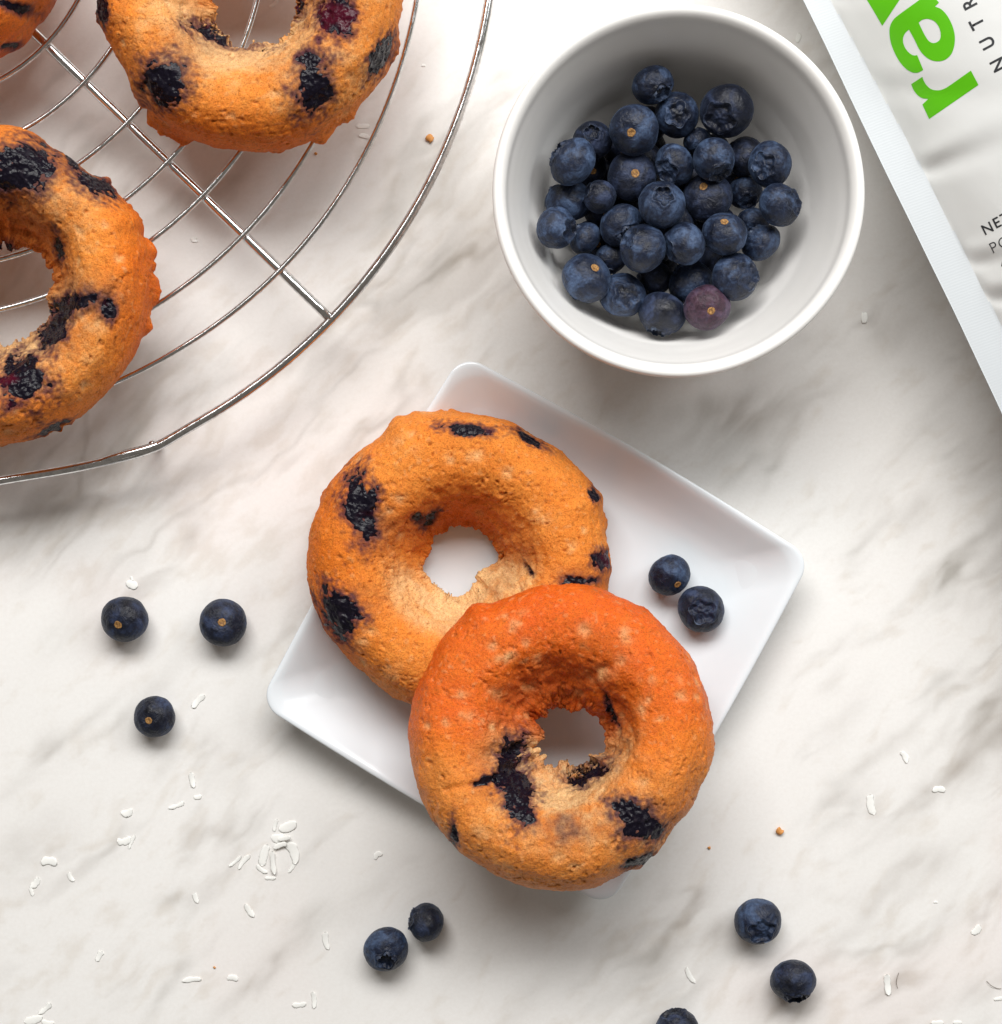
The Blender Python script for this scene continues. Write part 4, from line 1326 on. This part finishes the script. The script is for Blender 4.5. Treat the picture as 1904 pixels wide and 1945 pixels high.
q2(1162, 603, 86, 26, -50, "right one of two parallel slanting coconut slivers beside the heap")
q2(1798, 575, 46, 36, -30, "small round coconut flake below the plate's lower left edge")
q2(932, 773, 52, 30, 70, "coconut flake on a grey vein below the heap's left")
q2(1186, 832, 74, 34, 55, "coconut sliver below the heap, tilted to the right")
q2(1553, 975, 86, 38, 80, "upright coconut flake left of the touching blueberry pair")
q2(473, 1050, 54, 32, -60, "lone coconut flake in the lower left white area")
q2(912, 1163, 92, 30, -5, "long level coconut sliver near the bottom left")
q2(1105, 1157, 52, 36, 10, "short blocky coconut flake right of the long level sliver")
q2(1422, 1278, 66, 30, -5, "level coconut flake below the touching blueberry pair, near the bottom edge")
q2(1488, 1257, 80, 28, 85, "upright coconut shred right of the level flake near the bottom edge")
q2(160, 1350, 92, 46, -15, "broad left flake of the coconut clump in the bottom left corner")
q2(215, 1298, 76, 28, -40, "slanting upper shred of the coconut clump in the bottom left corner")
q2(228, 1362, 60, 32, 10, "right flake of the coconut clump in the bottom left corner")
flake(251, 1110, 23, 18, 20, "round coconut flake just above the upper left blueberry")
flake(250, 1099, 9, 6, 70, "coconut speck above the round flake at the upper left blueberry")
flake(378, 1332, 33, 13, -45, "thin coconut sliver right of the small lowest left blueberry")
def q4(x, y, l, w, a, lab):
    flake(1142.4 + x * .4, 1205.9 + y * .4, l * .4, w * .4, a, lab)
q4(1437, 582, 60, 36, 60, "drop shaped coconut flake right of the plate, highest at right")
q4(1603, 738, 62, 34, 0, "blocky coconut flake nearest the right edge, mid height")
q4(1287, 805, 100, 46, 80, "large upright coconut flake right of the doughnut")
q4(1780, 1400, 56, 38, -45, "square coconut flake near the right edge, lower part")
q4(425, 1615, 86, 28, 60, "thin coconut shred left of the wrinkled dark blueberry")
q4(1360, 1660, 100, 38, 85, "tall coconut flake right of the wrinkled dark blueberry")
q4(1588, 1272, 18, 12, 0, "tiny coconut speck right of the pale bloomed blueberry")
q4(1888, 1728, 44, 22, -10, "coconut flake cut off at the lower right edge")
q4(1596, 1842, 60, 26, 0, "coconut flake at the bottom edge, right part")
q4(1692, 1842, 40, 22, 0, "small coconut flake at the bottom edge, far right")
flake(690, 239, 26, 11, 0, "upper of two coconut flakes between the rack's outer rings")
flake(693, 260, 22, 11, 15, "lower of two coconut flakes between the rack's outer rings")
flake(372, 455, 10, 14, 80, "coconut speck under the rack, right of the crumbly doughnut")
flake(805, 125, 7, 6, 0, "coconut speck between the rack and the bowl")
flake(1642, 603, 12, 24, 0, "coconut flake in the shade between bowl and pouch")
flake(1517, 70, 10, 22, 15, "coconut flake behind the bowl, beside the pouch")
flake(405, 22, 26, 9, -25, "coconut shred seen through the top doughnut's hole, at left")
flake(520, 6, 22, 9, -40, "coconut shred seen through the top doughnut's hole, at right")
GC = "orange crumbs"
def crumb_bit(x, y, s, lab):
    flake(x, y, s, s * 0.8, 40, lab, 0.0, group=GC, mat=M_BIT, name="crumb", cat="crumb", T=LEN(s) * 0.6)
crumb_bit(816, 264, 15, "orange crumb on the counter between the rack and the bowl")
crumb_bit(1482, 1577, 14, "orange crumb on the counter right of the propped doughnut")
crumb_bit(1347, 1611, 6, "tiny crumb at the propped doughnut's lower right")
crumb_bit(408, 1837, 5, "tiny brown crumb above the short blocky coconut flake")
crumb_bit(600, 292, 6, "tiny crumb under the rack below the top doughnut")


def fibre(pts, label):
    pts = np.array([P(x, y, 0.0002 + 0.0004 * (i % 2)) for i, (x, y) in enumerate(pts)])
    t = np.linspace(0, 1, len(pts)); t2 = np.linspace(0, 1, 24)
    path = np.stack([np.interp(t2, t, pts[:, k]) for k in range(3)], -1)
    for _ in range(6): path[1:-1] = (path[:-2] + 2 * path[1:-1] + path[2:]) / 4
    base = path[0].copy(); base[2] = 0
    v, f = sweep(path - base, 0.00007, 6, False)
    o = mesh_np("fibre", v, f, M_HAIR, None, None, True, tuple(base))
    tag(o, label, "fibre", "stray fibres")


fibre([(1708, 1848), (1704, 1858), (1703, 1868), (1706, 1878)], "hair thin curved fibre beside the tall coconut flake")
fibre([(1875, 1864), (1884, 1873), (1895, 1878), (1903, 1878)], "hair thin fibre at the lower right edge")
